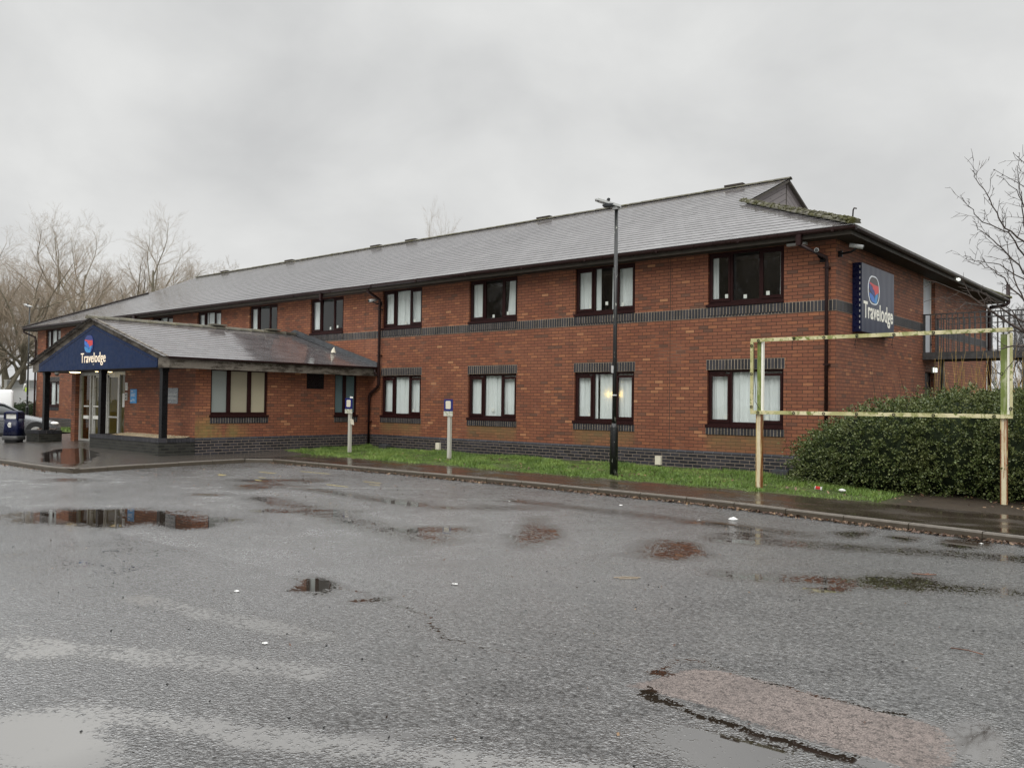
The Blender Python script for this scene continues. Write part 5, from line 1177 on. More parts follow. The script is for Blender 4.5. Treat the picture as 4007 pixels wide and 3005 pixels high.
for s_, z in [(.0, 2.77), (.62, 2.79), (1.12, 2.79), (1.65, 2.80), (2.22, 2.80), (2.8, 2.81), (.0, 1.50), (.62, 1.50), (1.12, 1.50), (1.65, 1.50), (2.22, 1.50), (2.8, 1.50), (3.64, 1.50), (-.12, 2.68), (-.12, 2.18), (-.12, 1.6), (3.86, 1.62), (3.74, 2.15)]:
    q = eye(s_, z); n0 = len(eyes.v); eyes.v += q.v; eyes.f += [tuple(i + n0 for i in f_) for f_ in q.f]; eyes.uv += q.uv; eyes.sm += q.sm
eyes.build('eyelet', 'black_paint', t, loc=SFo)
m_ = MB()
for s_, z, l_ in ((.62, 2.79, .2), (1.65, 2.8, .2), (2.22, 2.8, .22), (2.8, 2.81, .26), (1.65, 1.5, .16)): m_.tube([pt(s_, z, off + .035), pt(s_ - .02, z - l_ * .4, off + .04), pt(s_ - .03, z - l_ * .7, off + .03), pt(s_ - .02, z - l_, off + .035)], .004, 5); m_.ball(pt(s_ - .03, z - l_ * .75, off + .03), .012, 6, 4)
m_.tube([pt(-.08, 2.65, off), pt(-.07, 2.1, off + .01), pt(-.05, 1.9, off), pt(-.06, 1.7, off), pt(.02, 1.56, off)], .005, 5); m_.build('cord', 'black_paint', t, loc=SFo)

# ------------------------------------------------------------------ litter bin
bp = (-22.72, -7.14, gz(-22.7, -7.14)); t = thing('litter_bin', bp, 'dark blue litter bin with white band and emblem on the forecourt', 'bin')
def loft(mb, rings, n=20, p=.55, cap=True):
    b = len(mb.v)
    for z, rx, ry in rings:
        for k in range(n):
            a = 2 * math.pi * k / n + .01; c, s_ = math.cos(a), math.sin(a); mb.v.append((rx * abs(c) ** p * (1 if c > 0 else -1), ry * abs(s_) ** p * (1 if s_ > 0 else -1), z))
    for i in range(len(rings) - 1):
        for k in range(n): j = (k + 1) % n; mb.f.append((b + i * n + k, b + i * n + j, b + (i + 1) * n + j, b + (i + 1) * n + k)); mb.uv.append(None); mb.sm.append(True)
    if cap: mb.f.append(tuple(b + (len(rings) - 1) * n + k for k in range(n))); mb.uv.append(None); mb.sm.append(False); mb.f.append(tuple(b + k for k in range(n))[::-1]); mb.uv.append(None); mb.sm.append(False)
BR = .72   # bin turned to face the car park corner
def bb(m_, n, mt): m_.v = [(.84 * (x * math.cos(BR) - y * math.sin(BR)), .84 * (x * math.sin(BR) + y * math.cos(BR)), z * 1.0) for x, y, z in m_.v]; return m_.build(n, mt, t)
m_ = MB(); loft(m_, [(0, .25, .24), (.08, .25, .24)], p=.35); bb(m_, 'base', 'rubber')
m_ = MB(); loft(m_, [(.08, .305, .29), (.11, .315, .30), (.20, .310, .295), (.21, .295, .28)], p=.35); bb(m_, 'skirt', 'dark_steel')
m_ = MB(); loft(m_, [(.21, .298, .282), (.45, .282, .265), (.735, .262, .248)], p=.38); bb(m_, 'body', 'navy')
for sx in (-1, 1):
    m_ = MB(); m_.box(sx * .225 - .032, sx * .225 + .032, -.235, .235, .72, .93); bb(m_, 'hood_side', 'navy')
m_ = MB(); m_.box(-.20, .20, -.19, .19, .70, .90); bb(m_, 'liner', 'white_plastic')
m_ = MB(); loft(m_, [(.885, .262, .248), (.93, .258, .244), (.965, .235, .22), (.985, .17, .15)], p=.38); bb(m_, 'lid', 'navy')
ms = MB()
for i in range(26):
    a0, a1 = R(40 + 280 * i / 26), R(40 + 280 * (i + 1) / 26)
    ms.face([(.05 * math.cos(a0), -.282, .55 + .05 * math.sin(a0)), (.078 * math.cos(a0), -.282, .55 + .078 * math.sin(a0)), (.078 * math.cos(a1), -.282, .55 + .078 * math.sin(a1)), (.05 * math.cos(a1), -.282, .55 + .05 * math.sin(a1))][::-1])
ms.box(-.03, .0, -.283, -.26, .51, .60); ms.box(.01, .045, -.283, -.26, .53, .60); bb(ms, 'emblem', 'white_plastic')

# ------------------------------------------------------------------ silver car
def car(t):
    """hatchback, nose at +y, origin under its centre"""
    st = [  # y, half width, bottom z, shoulder z, centre-top z
        (2.30, .38, .32, .50, .54), (2.24, .62, .24, .58, .63), (2.08, .78, .20, .66, .71), (1.7, .87, .20, .76, .82), (1.2, .895, .20, .86, .925), (.85, .90, .20, .92, .98), (.3, .905, .2, .94, .96), (-.8, .905, .2, .97, .98), (-1.6, .90, .2, 1.0, 1.02), (-2.05, .86, .24, 1.0, 1.05), (-2.22, .78, .3, .98, 1.02), (-2.28, .60, .4, .85, .9)]
    m_ = MB(); n = 0
    for y, w, zb, zs, zt in st:
        prof = [(0, zb), (w * .86, zb), (w * .97, zb + .10), (w, (zb + zs) / 2 + .04), (w * .975, zs - .10), (w * .93, zs), (w * .72, zt - .015), (0, zt)]; ring = prof + [(-a, z) for a, z in prof[::-1][1:-1]]
        for a, z in ring: m_.v.append((a, y, z))
        n = len(ring)
    for i in range(len(st) - 1):
        for k in range(n): j = (k + 1) % n; m_.f.append((i * n + k, i * n + j, (i + 1) * n + j, (i + 1) * n + k)); m_.uv.append(None); m_.sm.append(True)
    m_.f.append(tuple(range(n))[::-1]); m_.f.append(tuple((len(st) - 1) * n + k for k in range(n))); m_.uv += [None, None]; m_.sm += [True, True]
    m_.build('body', 'silver_paint', t)
    g = [(1.02, .80, .80, .94, .95), (.35, .82, .62, .95, 1.33), (-.2, .83, .60, .96, 1.43), (-.9, .83, .59, .97, 1.44), (-1.5, .82, .57, .99, 1.38), (-1.95, .76, .52, 1.02, 1.22), (-2.15, .72, .60, 1.02, 1.05)]
    m_ = MB(); n = 8
    for y, wb, wt, zb, zt in g:
        for a, z in ((-wb, zb), (-wb * .97, zb + (zt - zb) * .5), (-wt, zt - .03), (-wt * .8, zt), (wt * .8, zt), (wt, zt - .03), (wb * .97, zb + (zt - zb) * .5), (wb, zb)): m_.v.append((a, y, z))
    for i in range(len(g) - 1):
        for k in range(n - 1): m_.f.append((i * n + k, i * n + k + 1, (i + 1) * n + k + 1, (i + 1) * n + k)); m_.uv.append(None); m_.sm.append(True)
    m_.build('windows', 'dark_glass', t)
    m_ = MB()
    for s_ in (-1, 1):
        m_.tube([(s_ * .81, 1.05, .95), (s_ * .70, .68, 1.16), (s_ * .625, .35, 1.335), (s_ * .605, -.2, 1.425), (s_ * .60, -.9, 1.435), (s_ * .57, -1.5, 1.375), (s_ * .56, -1.95, 1.2), (s_ * .7, -2.15, 1.04)], .035, 6)
        for y in (-.25, -1.15): m_.tube([(s_ * .825, y, .96), (s_ * .60, y - .02, 1.42)], .03, 6)
    v0 = [(-.55, .3, 1.345), (.55, .3, 1.345), (.56, -.2, 1.45), (-.56, -.2, 1.45)]; m_.face(v0); m_.face([(-.56, -.2, 1.45), (.56, -.2, 1.45), (.55, -.9, 1.458), (-.55, -.9, 1.458)]); m_.face([(-.55, -.9, 1.458), (.55, -.9, 1.458), (.52, -1.55, 1.385), (-.52, -1.55, 1.385)])
    m_.build('roof', 'silver_paint', t)
    for s_ in (-1, 1):
        for y in (1.42, -1.38):
            w_ = bpy.data.objects.new('wheel', None); C.objects.link(w_); w_.parent = t; w_.location = (s_ * .82, y, .31)
            m_ = MB(); m_.tube([(-.1 * s_, 0, 0), (.07 * s_, 0, 0), (.09 * s_, 0, 0)], [.31, .31, .28], 24); m_.build('tyre', 'rubber', w_)
            m_ = MB(); m_.tube([(.085 * s_, 0, 0), (.095 * s_, 0, 0)], .20, 16); m_.build('rim', 'alu', w_)
            m_ = MB(); m_.tube([(-.2 * s_, 0, .03), (.088 * s_, 0, .03)], .36, 24); m_.build('wheel_arch', 'rubber', w_)
        m_ = MB(); m_.ball((s_ * .68, 2.0, .635), .17, 10, 6, (.7, 1.3, .36)); m_.build('headlight', 'headlight', t)
        m_ = MB(); m_.ball((s_ * .98, .78, 1.0), .1, 10, 6, (1.0, .7, .75)); m_.box(min(s_ * .84, s_ * .95), max(s_ * .84, s_ * .95), .76, .80, .95, .98); m_.build('door_mirror', 'silver_paint', t)
        m_ = MB(); m_.box(min(s_ * .905, s_ * .925), max(s_ * .905, s_ * .925), -.35, -.15, .80, .83); m_.build('door_handle', 'alu', t)
    m_ = MB()
    for s_ in (-1, 1): m_.box(min(s_ * .895, s_ * .915), max(s_ * .895, s_ * .915), -1.9, 1.05, .725, .735); m_.box(min(s_ * .897, s_ * .912), max(s_ * .897, s_ * .912), .72, .732, .3, .93); m_.box(min(s_ * .9, s_ * .914), max(s_ * .9, s_ * .914), -.42, -.408, .3, .95)
    m_.build('door_seam', 'black_paint', t)
    m_ = MB(); m_.box(-.86, .86, -2.1, 2.1, .14, .26); m_.build('underbody', 'rubber', t)
t = thing('parked_car', (-29.25, -5.62, .0), 'silver hatchback parked nose in behind the litter bin', 'car'); car(t); t.rotation_euler = (0, 0, R(-17)); t.scale = (1.0, .97, 1.0)

# white van, pump container, hedge
t = thing('parked_van', (-41.05, -3.4, 0), 'white panel van parked behind the silver car with a blue ring on its side', 'van'); m_ = MB()
st = [(2.6, .75, .45, .75, .8), (2.35, .9, .35, 1.0, 1.05), (1.75, .95, .35, 1.15, 1.2), (1.1, .95, .35, 1.78, 1.86), (.7, .95, .35, 1.9, 1.97), (-2.3, .95, .35, 1.9, 1.97), (-2.42, .9, .4, 1.84, 1.9)]
for y, w, zb, zs, zt in st:
    prof = [(0, zb), (w * .92, zb), (w, zb + .15), (w, .9 if zs > 1 else zs - .1), (w * .93, zs - .06), (w * .78, zt - .01), (0, zt)]; ring = prof + [(-a, z) for a, z in prof[::-1][1:-1]]
    for a, z in ring: m_.v.append((a, y, z))
    n = len(ring)
for i in range(len(st) - 1):
    for k in range(n): j = (k + 1) % n; m_.f.append((i * n + k, i * n + j, (i + 1) * n + j, (i + 1) * n + k)); m_.uv.append(None); m_.sm.append(True)
m_.f.append(tuple(range(n))[::-1]); m_.f.append(tuple((len(st) - 1) * n + k for k in range(n))); m_.uv += [None, None]; m_.sm += [False, False]; m_.build('body', 'white_paint', t)
m_ = MB(); m_.face([(-.78, 1.70, 1.22), (.78, 1.70, 1.22), (.72, 1.14, 1.76), (-.72, 1.14, 1.76)])
for s_ in (-1, 1): m_.face([(s_ * .955, 1.5, 1.12), (s_ * .955, .6, 1.12), (s_ * .91, .6, 1.66), (s_ * .91, 1.1, 1.66)])
m_.build('windows', 'dark_glass', t)
for s_ in (-1, 1):
    for y in (1.6, -1.6):
        w_ = bpy.data.objects.new('wheel', None); C.objects.link(w_); w_.parent = t; w_.location = (s_ * .86, y, .33); q = MB(); q.tube([(-.1, 0, 0), (.1, 0, 0)], .33, 20); q.build('tyre', 'rubber', w_); q = MB(); q.tube([(.10 * s_, 0, 0), (.11 * s_, 0, 0)], .2, 12); q.build('rim', 'alu', w_)
q = MB()
for i in range(28):
    a0, a1 = 6.283 * i / 28, 6.283 * (i + 1) / 28
    for r0_, r1_ in ((.19, .21), (.23, .25)): q.face([(.957, -1.75 + r0_ * math.cos(a0), 1.35 + r0_ * math.sin(a0)), (.957, -1.75 + r1_ * math.cos(a0), 1.35 + r1_ * math.sin(a0)), (.957, -1.75 + r1_ * math.cos(a1), 1.35 + r1_ * math.sin(a1)), (.957, -1.75 + r0_ * math.cos(a1), 1.35 + r0_ * math.sin(a1))])
q.build('side_emblem', 'logo_blue', t); q = MB(); q.box(.95, .958, -1.2, -1.19, .5, 1.75); q.box(-.8, .8, -2.43, -2.42, .6, .61); q.build('door_seam', 'grey_plate', t)
t.rotation_euler = (0, 0, R(160)); 
TB = (-58.5, 7.4, 0); t = thing('plant_container', TB, 'white plant container with grey louvres behind the hedge', 'container')
m_ = MB(); m_.obox((0, 0, 1.1), (1.1, 2.3, 0), (-1.2, .6, 0), (0, 0, 1.1)); m_.build('lower_body', 'white_paint', t); m_ = MB(); m_.obox((0, 0, 2.47), (1.05, 2.2, 0), (-1.1, .55, 0), (0, 0, .27)); m_.build('louvre_section', 'grey_cam', t)
m_ = MB()
for k in (-1, -.45, .12, .7, 1): m_.obox((1.05 * k + .02 + 1.12, 2.2 * k - .56, 2.48), (.04, .08, 0), (-.03, .015, 0), (0, 0, .29))
m_.obox((1.1, -.55, 2.77), (1.1, 2.3, 0), (-.05, .03, 0), (0, 0, .03)); m_.obox((1.2, -.6, 2.2), (1.12, 2.35, 0), (-.05, .03, 0), (0, 0, .03)); m_.build('corner_posts', 'white_plastic', t)
m_ = MB(); m_.obox((-.4, -3.3, .95), (.4, .85, 0), (-.6, .3, 0), (0, 0, .95)); m_.build('control_cabinet', 'cream_plastic', t)

# ------------------------------------------------------------------ vegetation
def leaf_cloud(P, D, size, r, asp=.45):
    """leaf quads: positions P, growth directions D"""
    n = len(P); a = D + r.normal(0, .5, (n, 3)); a /= np.linalg.norm(a, axis=1)[:, None]; b = np.cross(a, r.normal(0, 1, (n, 3))); b /= np.linalg.norm(b, axis=1)[:, None] + 1e-9
    s_ = (r.uniform(.6, 1.25, n) * size)[:, None]; V = np.stack([P, P + a * s_ * .5 + b * s_ * asp, P + a * s_, P + a * s_ * .5 - b * s_ * asp], 1)
    return V.reshape(-1, 3), np.arange(4 * n).reshape(n, 4)
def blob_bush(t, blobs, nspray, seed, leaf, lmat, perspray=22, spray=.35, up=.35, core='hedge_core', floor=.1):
    r = np.random.default_rng(seed); P = []; D = []; tw = MB()
    bl = np.array(blobs, float); vol = (bl[:, 3] * bl[:, 4] + bl[:, 3] * bl[:, 5] + bl[:, 4] * bl[:, 5]); pr_ = vol / vol.sum()
    for _ in range(nspray):
        i = r.choice(len(bl), p=pr_); c = bl[i]; d = r.normal(0, 1, 3); d[2] = d[2] * .9 + .12; d /= np.linalg.norm(d); p = c[:3] + d * c[3:6] * r.uniform(.84, 1.02)
        inside = np.any((np.sum(((p[None] - bl[:, :3]) / (bl[:, 3:6] * .82)) ** 2, 1) < 1)) or p[2] < floor
        if inside: continue
        nrm = d / c[3:6]; nrm /= np.linalg.norm(nrm); dr = nrm + r.normal(0, .45, 3) + np.array([0, 0, up]); dr /= np.linalg.norm(dr); L_ = spray * r.uniform(.5, 1.15) * (1.7 if r.random() < .06 else 1)
        k = perspray; t_ = (np.arange(k) / k); droop = -.5 * L_ * t_ ** 2
        q = p - nrm * .08 + dr * (t_ * L_)[:, None] + np.c_[np.zeros(k), np.zeros(k), droop] + r.normal(0, .016, (k, 3)); P.append(q); dd = np.tile(dr, (k, 1)); sd = np.cross(dr, [0, 0, 1]); dd = dd + np.outer(np.where(np.arange(k) % 2, 1, -1), sd) * 1.0; D.append(dd)
    P = np.concatenate(P); D = np.concatenate(D); V, F = leaf_cloud(P, D, leaf, r); np_mesh('foliage', V - np.array(t.location), F, lmat, t)
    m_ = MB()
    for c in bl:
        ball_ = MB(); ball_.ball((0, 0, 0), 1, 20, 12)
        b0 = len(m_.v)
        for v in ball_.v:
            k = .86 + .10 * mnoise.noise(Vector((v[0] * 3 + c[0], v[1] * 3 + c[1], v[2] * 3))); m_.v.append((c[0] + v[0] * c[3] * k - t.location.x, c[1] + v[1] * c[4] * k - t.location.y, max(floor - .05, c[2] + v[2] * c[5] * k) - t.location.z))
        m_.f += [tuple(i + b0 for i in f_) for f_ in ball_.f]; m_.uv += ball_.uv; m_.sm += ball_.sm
    m_.build('dark_core', core, t)  # solid hull, the shade between the leaves put into its dark colour
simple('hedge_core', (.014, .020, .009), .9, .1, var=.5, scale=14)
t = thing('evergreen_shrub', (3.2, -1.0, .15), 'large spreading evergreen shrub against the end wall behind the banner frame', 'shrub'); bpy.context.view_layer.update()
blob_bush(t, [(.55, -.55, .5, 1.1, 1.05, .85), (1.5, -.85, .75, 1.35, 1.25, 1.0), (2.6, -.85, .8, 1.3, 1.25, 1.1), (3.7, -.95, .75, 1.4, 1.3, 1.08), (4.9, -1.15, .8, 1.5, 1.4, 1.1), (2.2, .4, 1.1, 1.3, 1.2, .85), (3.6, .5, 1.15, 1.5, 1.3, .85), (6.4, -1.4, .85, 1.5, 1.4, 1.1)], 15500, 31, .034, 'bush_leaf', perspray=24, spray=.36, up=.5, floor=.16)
t = thing('hedge', (-55, 4, 0), 'dark hedge in front of the white container', 'hedge'); bpy.context.view_layer.update()
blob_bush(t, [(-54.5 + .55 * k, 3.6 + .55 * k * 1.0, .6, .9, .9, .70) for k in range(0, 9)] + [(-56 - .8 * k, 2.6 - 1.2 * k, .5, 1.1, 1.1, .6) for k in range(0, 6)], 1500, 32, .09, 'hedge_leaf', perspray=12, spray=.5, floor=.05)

class TreeB:
    def __init__(s): s.v = []; s.f = []
    def tube(s, pts, rad, n):
        pts = np.asarray(pts, float); m = len(pts); d = np.gradient(pts, axis=0); d /= np.linalg.norm(d, axis=1)[:, None] + 1e-9
        ref = np.array([.31, .17, .93]) if abs(d[0][2]) < .85 else np.array([.9, .3, .1]); a = np.cross(d, ref); a /= np.linalg.norm(a, axis=1)[:, None] + 1e-9; b = np.cross(d, a)
        th = 2 * np.pi * np.arange(n) / n; ring = pts[:, None] + (a[:, None] * np.cos(th)[None, :, None] + b[:, None] * np.sin(th)[None, :, None]) * np.asarray(rad)[:, None, None]
        b0 = sum(len(x) for x in s.v) if False else s.cnt if hasattr(s, 'cnt') else 0
        s.v.append(ring.reshape(-1, 3)); s.cnt = b0 + m * n
        i = np.arange(m - 1)[:, None] * n; k = np.arange(n)[None]; k2 = (k + 1) % n; s.f.append((np.stack([i + k, i + k2, i + n + k2, i + n + k], -1) + b0).reshape(-1, 4))
def grow(TBs, p, d, L_, r0, lvl, cfg, r):
    c = cfg[lvl]; n = c['seg']; pts = [p]; dd = d / np.linalg.norm(d); wig = c['wig']
    for i in range(n):
        dd = dd + r.normal(0, wig, 3) + np.array([0, 0, c['up']]); dd /= np.linalg.norm(dd); pts.append(pts[-1] + dd * L_ / n)
    rad = r0 * (1 - np.linspace(0, 1, n + 1) * c['taper']); TBs[c['tb']].tube(pts, rad, c['n'])
    if lvl + 1 >= len(cfg): return
    kids = c['kids']
    for k in range(kids):
        t_ = c['t0'] + (1 - c['t0']) * (k + r.random()) / kids; f = t_ * n; i = min(n - 1, int(f)); q = pts[i] + (pts[i + 1] - pts[i]) * (f - i); dr = pts[i + 1] - pts[i]; dr /= np.linalg.norm(dr)
        az = r.uniform(0, 6.283); s_ = np.cross(dr, [math.cos(az), math.sin(az), .2]); s_ /= np.linalg.norm(s_); an = c['ang'] * r.uniform(.7, 1.3); nd = dr * math.cos(an) + s_ * math.sin(an)
        grow(TBs, q, nd, L_ * c['lr'] * r.uniform(.7, 1.2) * (1.1 - .45 * t_), max(.004, rad[i] * c['rr']), lvl + 1, cfg, r)
def willow_cfg(dens=1.0):
    return [dict(seg=8, wig=.09, up=.0, taper=.75, tb=0, n=7, kids=int(10 * dens), t0=.22, ang=.72, lr=.60, rr=.55),
            dict(seg=6, wig=.12, up=.05, taper=.8, tb=0, n=5, kids=int(10 * dens), t0=.15, ang=.6, lr=.5, rr=.5),
            dict(seg=5, wig=.12, up=.05, taper=.8, tb=1, n=4, kids=int(8 * dens), t0=.1, ang=.6, lr=.5, rr=.5),
            dict(seg=3, wig=.14, up=.04, taper=.7, tb=1, n=3, kids=6, t0=.1, ang=.55, lr=.6, rr=.6),
            dict(seg=2, wig=.15, up=.02, taper=.6, tb=1, n=3, kids=0, t0=0, ang=.5, lr=.5, rr=.5)]
def tree_mesh(seed, stems, H, dens=1.0):
    """stems: list of (direction, length, radius); returns two meshes, trunk and crown"""
    r = np.random.default_rng(seed); T = [TreeB(), TreeB()]
    for d, L_, r0, base in stems: grow(T, np.array(base, float), np.array(d, float), L_, r0, 0, willow_cfg(dens), r)
    return T
def put_tree(T, name, loc, label, cat, group, bm, tm):
    t = thing(name, loc, label, cat, group)
    for tb, nm, mt in ((T[0], 'trunk', bm), (T[1], 'crown', tm)): np_mesh(nm, np.concatenate(tb.v), np.concatenate(tb.f), mt, t, smooth=True)
    return t
def gp(px, d): p = ray_at(px, 1620, d); return (p[0], p[1], -.05)
TA = tree_mesh(101, [((-.25, .05, 1), 12.5, .34, (0, 0, 0)), ((.42, .1, 1), 13.5, .30, (.1, 0, 1.0)), ((.05, -.3, 1), 11.5, .22, (0, 0, 1.6))], 14)
TC = tree_mesh(102, [((.05, .1, 1), 14.0, .36, (0, 0, 0)), ((-.45, .0, 1), 12.5, .27, (0, 0, 2.2)), ((.5, -.1, 1), 12.0, .25, (0, 0, 2.0))], 14)
TD = tree_mesh(103, [((.0, .1, 1), 14.5, .30, (0, 0, 0)), ((.55, .0, 1), 12.0, .22, (0, 0, 1.5)), ((-.35, .2, 1), 9.5, .18, (0, 0, 2.5))], 14)
G_ = 'bare trees beyond the far end of the building'
SC = .76
tA = put_tree(TA, 'bare_tree', gp(55, 60), 'bare tree behind the hedge with pale forked trunk, near the distant lamp post', 'tree', G_, 'bark_willow', 'twig_willow')
tB = put_tree(TC, 'bare_tree', gp(330, 63), 'bare tree rising behind the entrance gable', 'tree', G_, 'bark_willow', 'twig_willow')
tD = put_tree(TD, 'bare_tree', gp(590, 62), 'rightmost of the bare trees, tall central stem above the hip of the roof', 'tree', G_, 'bark_willow', 'twig_willow')
for q in (tA, tB, tD): q.scale = (SC * 1.1, SC * 1.1, SC)
def tcopy(src, loc, rz, sc, label, group=G_):
    c = copy_tree(src); c.location = loc; c.rotation_euler = (0, 0, rz); c.scale = (sc * 1.1, sc * 1.1, sc); c['label'] = label; c['group'] = group; return c
tcopy(tB, gp(0, 57), 2.1, .64, 'bare tree at the left edge of the photograph behind the van')
tcopy(tD, gp(205, 66), 2.6, .80, 'bare tree between the distant lamp post and the entrance gable')
tcopy(tD, gp(300, 74), 1.4, .86, 'bare tree filling the skyline just above the entrance gable peak')
tcopy(tA, gp(440, 72), 4.0, .80, 'bare tree in the gap left of the rightmost tall tree')
p = ray_at(1640, 1600, 46); tcopy(tD, (p[0] + 1.2, p[1], -.05), 3.3, .61, 'single bare treetop leaning over the middle of the roof ridge', 'bare treetops behind the roof').scale = (.30, .30, .60)
# trees standing round the far side of the car park, behind the photographer; they show in the upper windows
for i, (x, y, rz, sc) in enumerate(((-15, -37, .3, 1.0), (-21, -39, 1.9, 1.1), (-27, -37, 3.1, 1.0), (-33, -39, 4.4, 1.1), (-39, -37, 5.2, 1.05), (-9, -38, 2.4, 1.05), (-18, -44, .9, 1.15), (-30, -44, 2.9, 1.15), (-46, -38, 1.2, 1.1), (-3, -38, 4.4, 1.0))):
    tcopy((tA, tB, tD)[i % 3], (x, y, 0), rz, sc, 'tall bare tree reflected in the upper windows', 'trees across the car park')
t = thing('far_thicket', (-70, 6, 0), 'brown thicket of scrub behind the hedge at the far left', 'thicket'); t['kind'] = 'stuff'; del t['category']; t['category'] = 'thicket'
r = np.random.default_rng(55); T = TreeB()
for i in range(1500):
    q = np.array(ray_at(r.uniform(-150, 260), 1625, r.uniform(66, 84))); q[2] = 0; d = np.array([r.normal(0, .25), r.normal(0, .25), 1]); L_ = r.uniform(1.2, 3.2); pts = [q]; 
    for k in range(3): d = d + r.normal(0, .15, 3); d /= np.linalg.norm(d); pts.append(pts[-1] + d * L_ / 3)
    T.tube(np.array(pts) - np.array([-70, 6, 0]), [.05, .04, .025, .01], 3)
np_mesh('scrub', np.concatenate(T.v), np.concatenate(T.f), 'bark_willow', t)

# bare tree reaching in from the right
r = np.random.default_rng(77); T = [TreeB(), TreeB()]
LIMBS = [([(4250, 1420), (4007, 1297), (3882, 1224), (3806, 1163), (3738, 1132), (3622, 1097)], 12.6, .030), ([(4250, 1380), (4007, 1264), (3912, 1203), (3860, 1151), (3754, 1123)], 12.9, .024),
 ([(4280, 1360), (4007, 1349), (3943, 1359), (3870, 1368)], 11.0, .022), ([(3900, 1235), (3857, 1200), (3775, 1184), (3699, 1163), (3616, 1181)], 12.7, .012), ([(3857, 1204), (3775, 1187), (3741, 1215), (3702, 1276)], 12.6, .010),
 ([(4150, 1130), (4007, 943), (3933, 893), (3901, 830), (3860, 762), (3820, 704), (3806, 668)], 12.4, .018), ([(4180, 1150), (4007, 1000), (3951, 912), (3842, 866), (3797, 821), (3768, 776)], 13.0, .018),
 ([(4200, 1220), (4007, 1070), (3933, 984), (3888, 939), (3842, 903), (3808, 866)], 12.2, .018), ([(4150, 1000), (4007, 812), (3978, 744), (3901, 686)], 12.8, .016), ([(4150, 850), (4007, 731), (3888, 663)], 12.3, .014),
 ([(4120, 760), (4007, 640), (3965, 600)], 12.6, .014), ([(4200, 1200), (4007, 1092), (3910, 1038), (3829, 1022), (3779, 1002)], 13.2, .016), ([(4220, 1300), (4007, 1178), (3946, 1110), (3888, 1056), (3842, 1038), (3793, 1025)], 12.5, .018),
 ([(4100, 1000), (4007, 880), (3990, 780), (3980, 690), (3990, 600)], 12.7, .016), ([(4007, 1180), (3970, 1090), (3950, 1000), (3930, 930), (3925, 860)], 12.6, .012), ([(4007, 1300), (3960, 1210), (3900, 1180), (3850, 1175)], 12.2, .012)]
RTl = (9.8, -2.0, .1)
tcfg = [None, dict(seg=4, wig=.16, up=.02, taper=.6, tb=1, n=4, kids=3, t0=.2, ang=.8, lr=.5, rr=.65), dict(seg=3, wig=.18, up=.0, taper=.5, tb=1, n=3, kids=0, t0=0, ang=.6, lr=.5, rr=.6)]
trunk_top = np.array(ray_at(4560, 1300, 12.6)); base = np.array([trunk_top[0] + .3, trunk_top[1] + .1, .1])
tp = [base, base * .6 + trunk_top * .4, trunk_top, np.array(ray_at(4540, 900, 12.6)), np.array(ray_at(4500, 500, 12.8))]; T[0].tube(tp, [.13, .11, .095, .07, .04], 8)
for pts, d0, rad in LIMBS:
    n = len(pts); dz = r.uniform(-.5, .5); Q = [np.array(ray_at(px, py, d0 + dz * i / n)) for i, (px, py) in enumerate(pts)]
    if pts[0][0] > 4090: Q = [np.array(tp[2]) * .5 + np.array(tp[3]) * .5 if pts[0][1] < 1150 else np.array(tp[2])] + Q
    Q = np.array(Q); D_ = [];   # smooth and kink the limb a little
    for a, b in zip(Q, Q[1:]):
        for k in range(3): D_.append(a + (b - a) * k / 3 + r.normal(0, .010, 3))
    D_.append(Q[-1]); D_ = np.array(D_); rr_ = .95 * rad * np.linspace(1, .14, len(D_)); rr_ = np.maximum(rr_, .003); T[0].tube(D_, rr_, 6)
    for i in range(2, len(D_) - 1):
        if r.random() < .6:
            dr = D_[i + 1] - D_[i]; dr /= np.linalg.norm(dr); s_ = r.normal(0, 1, 3); s_ -= dr * s_.dot(dr); s_ /= np.linalg.norm(s_); grow(T, D_[i], dr * .75 + s_ * .8, r.uniform(.15, .42), max(.003, rr_[i] * .5), 1, tcfg, r)
    for i in range(3, len(D_)): T[1].tube([D_[i], D_[i] + r.normal(0, .014, 3)], [.006, .004], 3)
loc = tuple(base)
for tb in T: tb.v = [v - base for v in tb.v]
put_tree(T, 'bare_tree', loc, 'bare dark tree whose twigs reach in from the right edge', 'tree', None, 'bark_dark', 'bark_dark')
# dense bare shrubs and ochre stems behind the fire escape
def stems(name, n, f, hr, mat, label, cat, seed, wd=.006, lean=.12):
    r = np.random.default_rng(seed); T = TreeB(); P = [f(r) for _ in range(n)]; c = np.mean(P, 0)
    for q in P:
        q = np.array(q, float); d = np.array([r.normal(0, lean), r.normal(0, lean), 1.]); L_ = r.uniform(*hr); pts = [q - c]
        for k in range(4): d = d + r.normal(0, .06, 3); d /= np.linalg.norm(d); pts.append(pts[-1] + d * L_ / 4)
        T.tube(pts, np.linspace(wd, wd * .4, 5), 3)
        if r.random() < .4:
            s_ = np.array([r.normal(0, .5), r.normal(0, .5), 1.]); T.tube([pts[2], pts[2] + s_ / np.linalg.norm(s_) * L_ * .3], [wd * .6, wd * .3], 3)
    o = np_mesh(name, np.concatenate(T.v), np.concatenate(T.f), mat); o.location = c; tag(o, label, cat); return o
stems('ochre_stem_shrub', 340, lambda r: (r.uniform(1.6, 7.0), r.uniform(.8, 3.4), .15), (1.7, 2.75), 'stem_ochre', 'thin ochre dogwood stems rising behind the big evergreen shrub', 'shrub', 61, .007, .07)
stems('dark_stem_shrub', 60, lambda r: (r.uniform(.8, 4.0), r.uniform(-.9, .4), 1.2), (.6, 1.25), 'bark_dark', 'dark bare shoots standing out of the top of the evergreen shrub', 'shrub', 62, .006, .2)
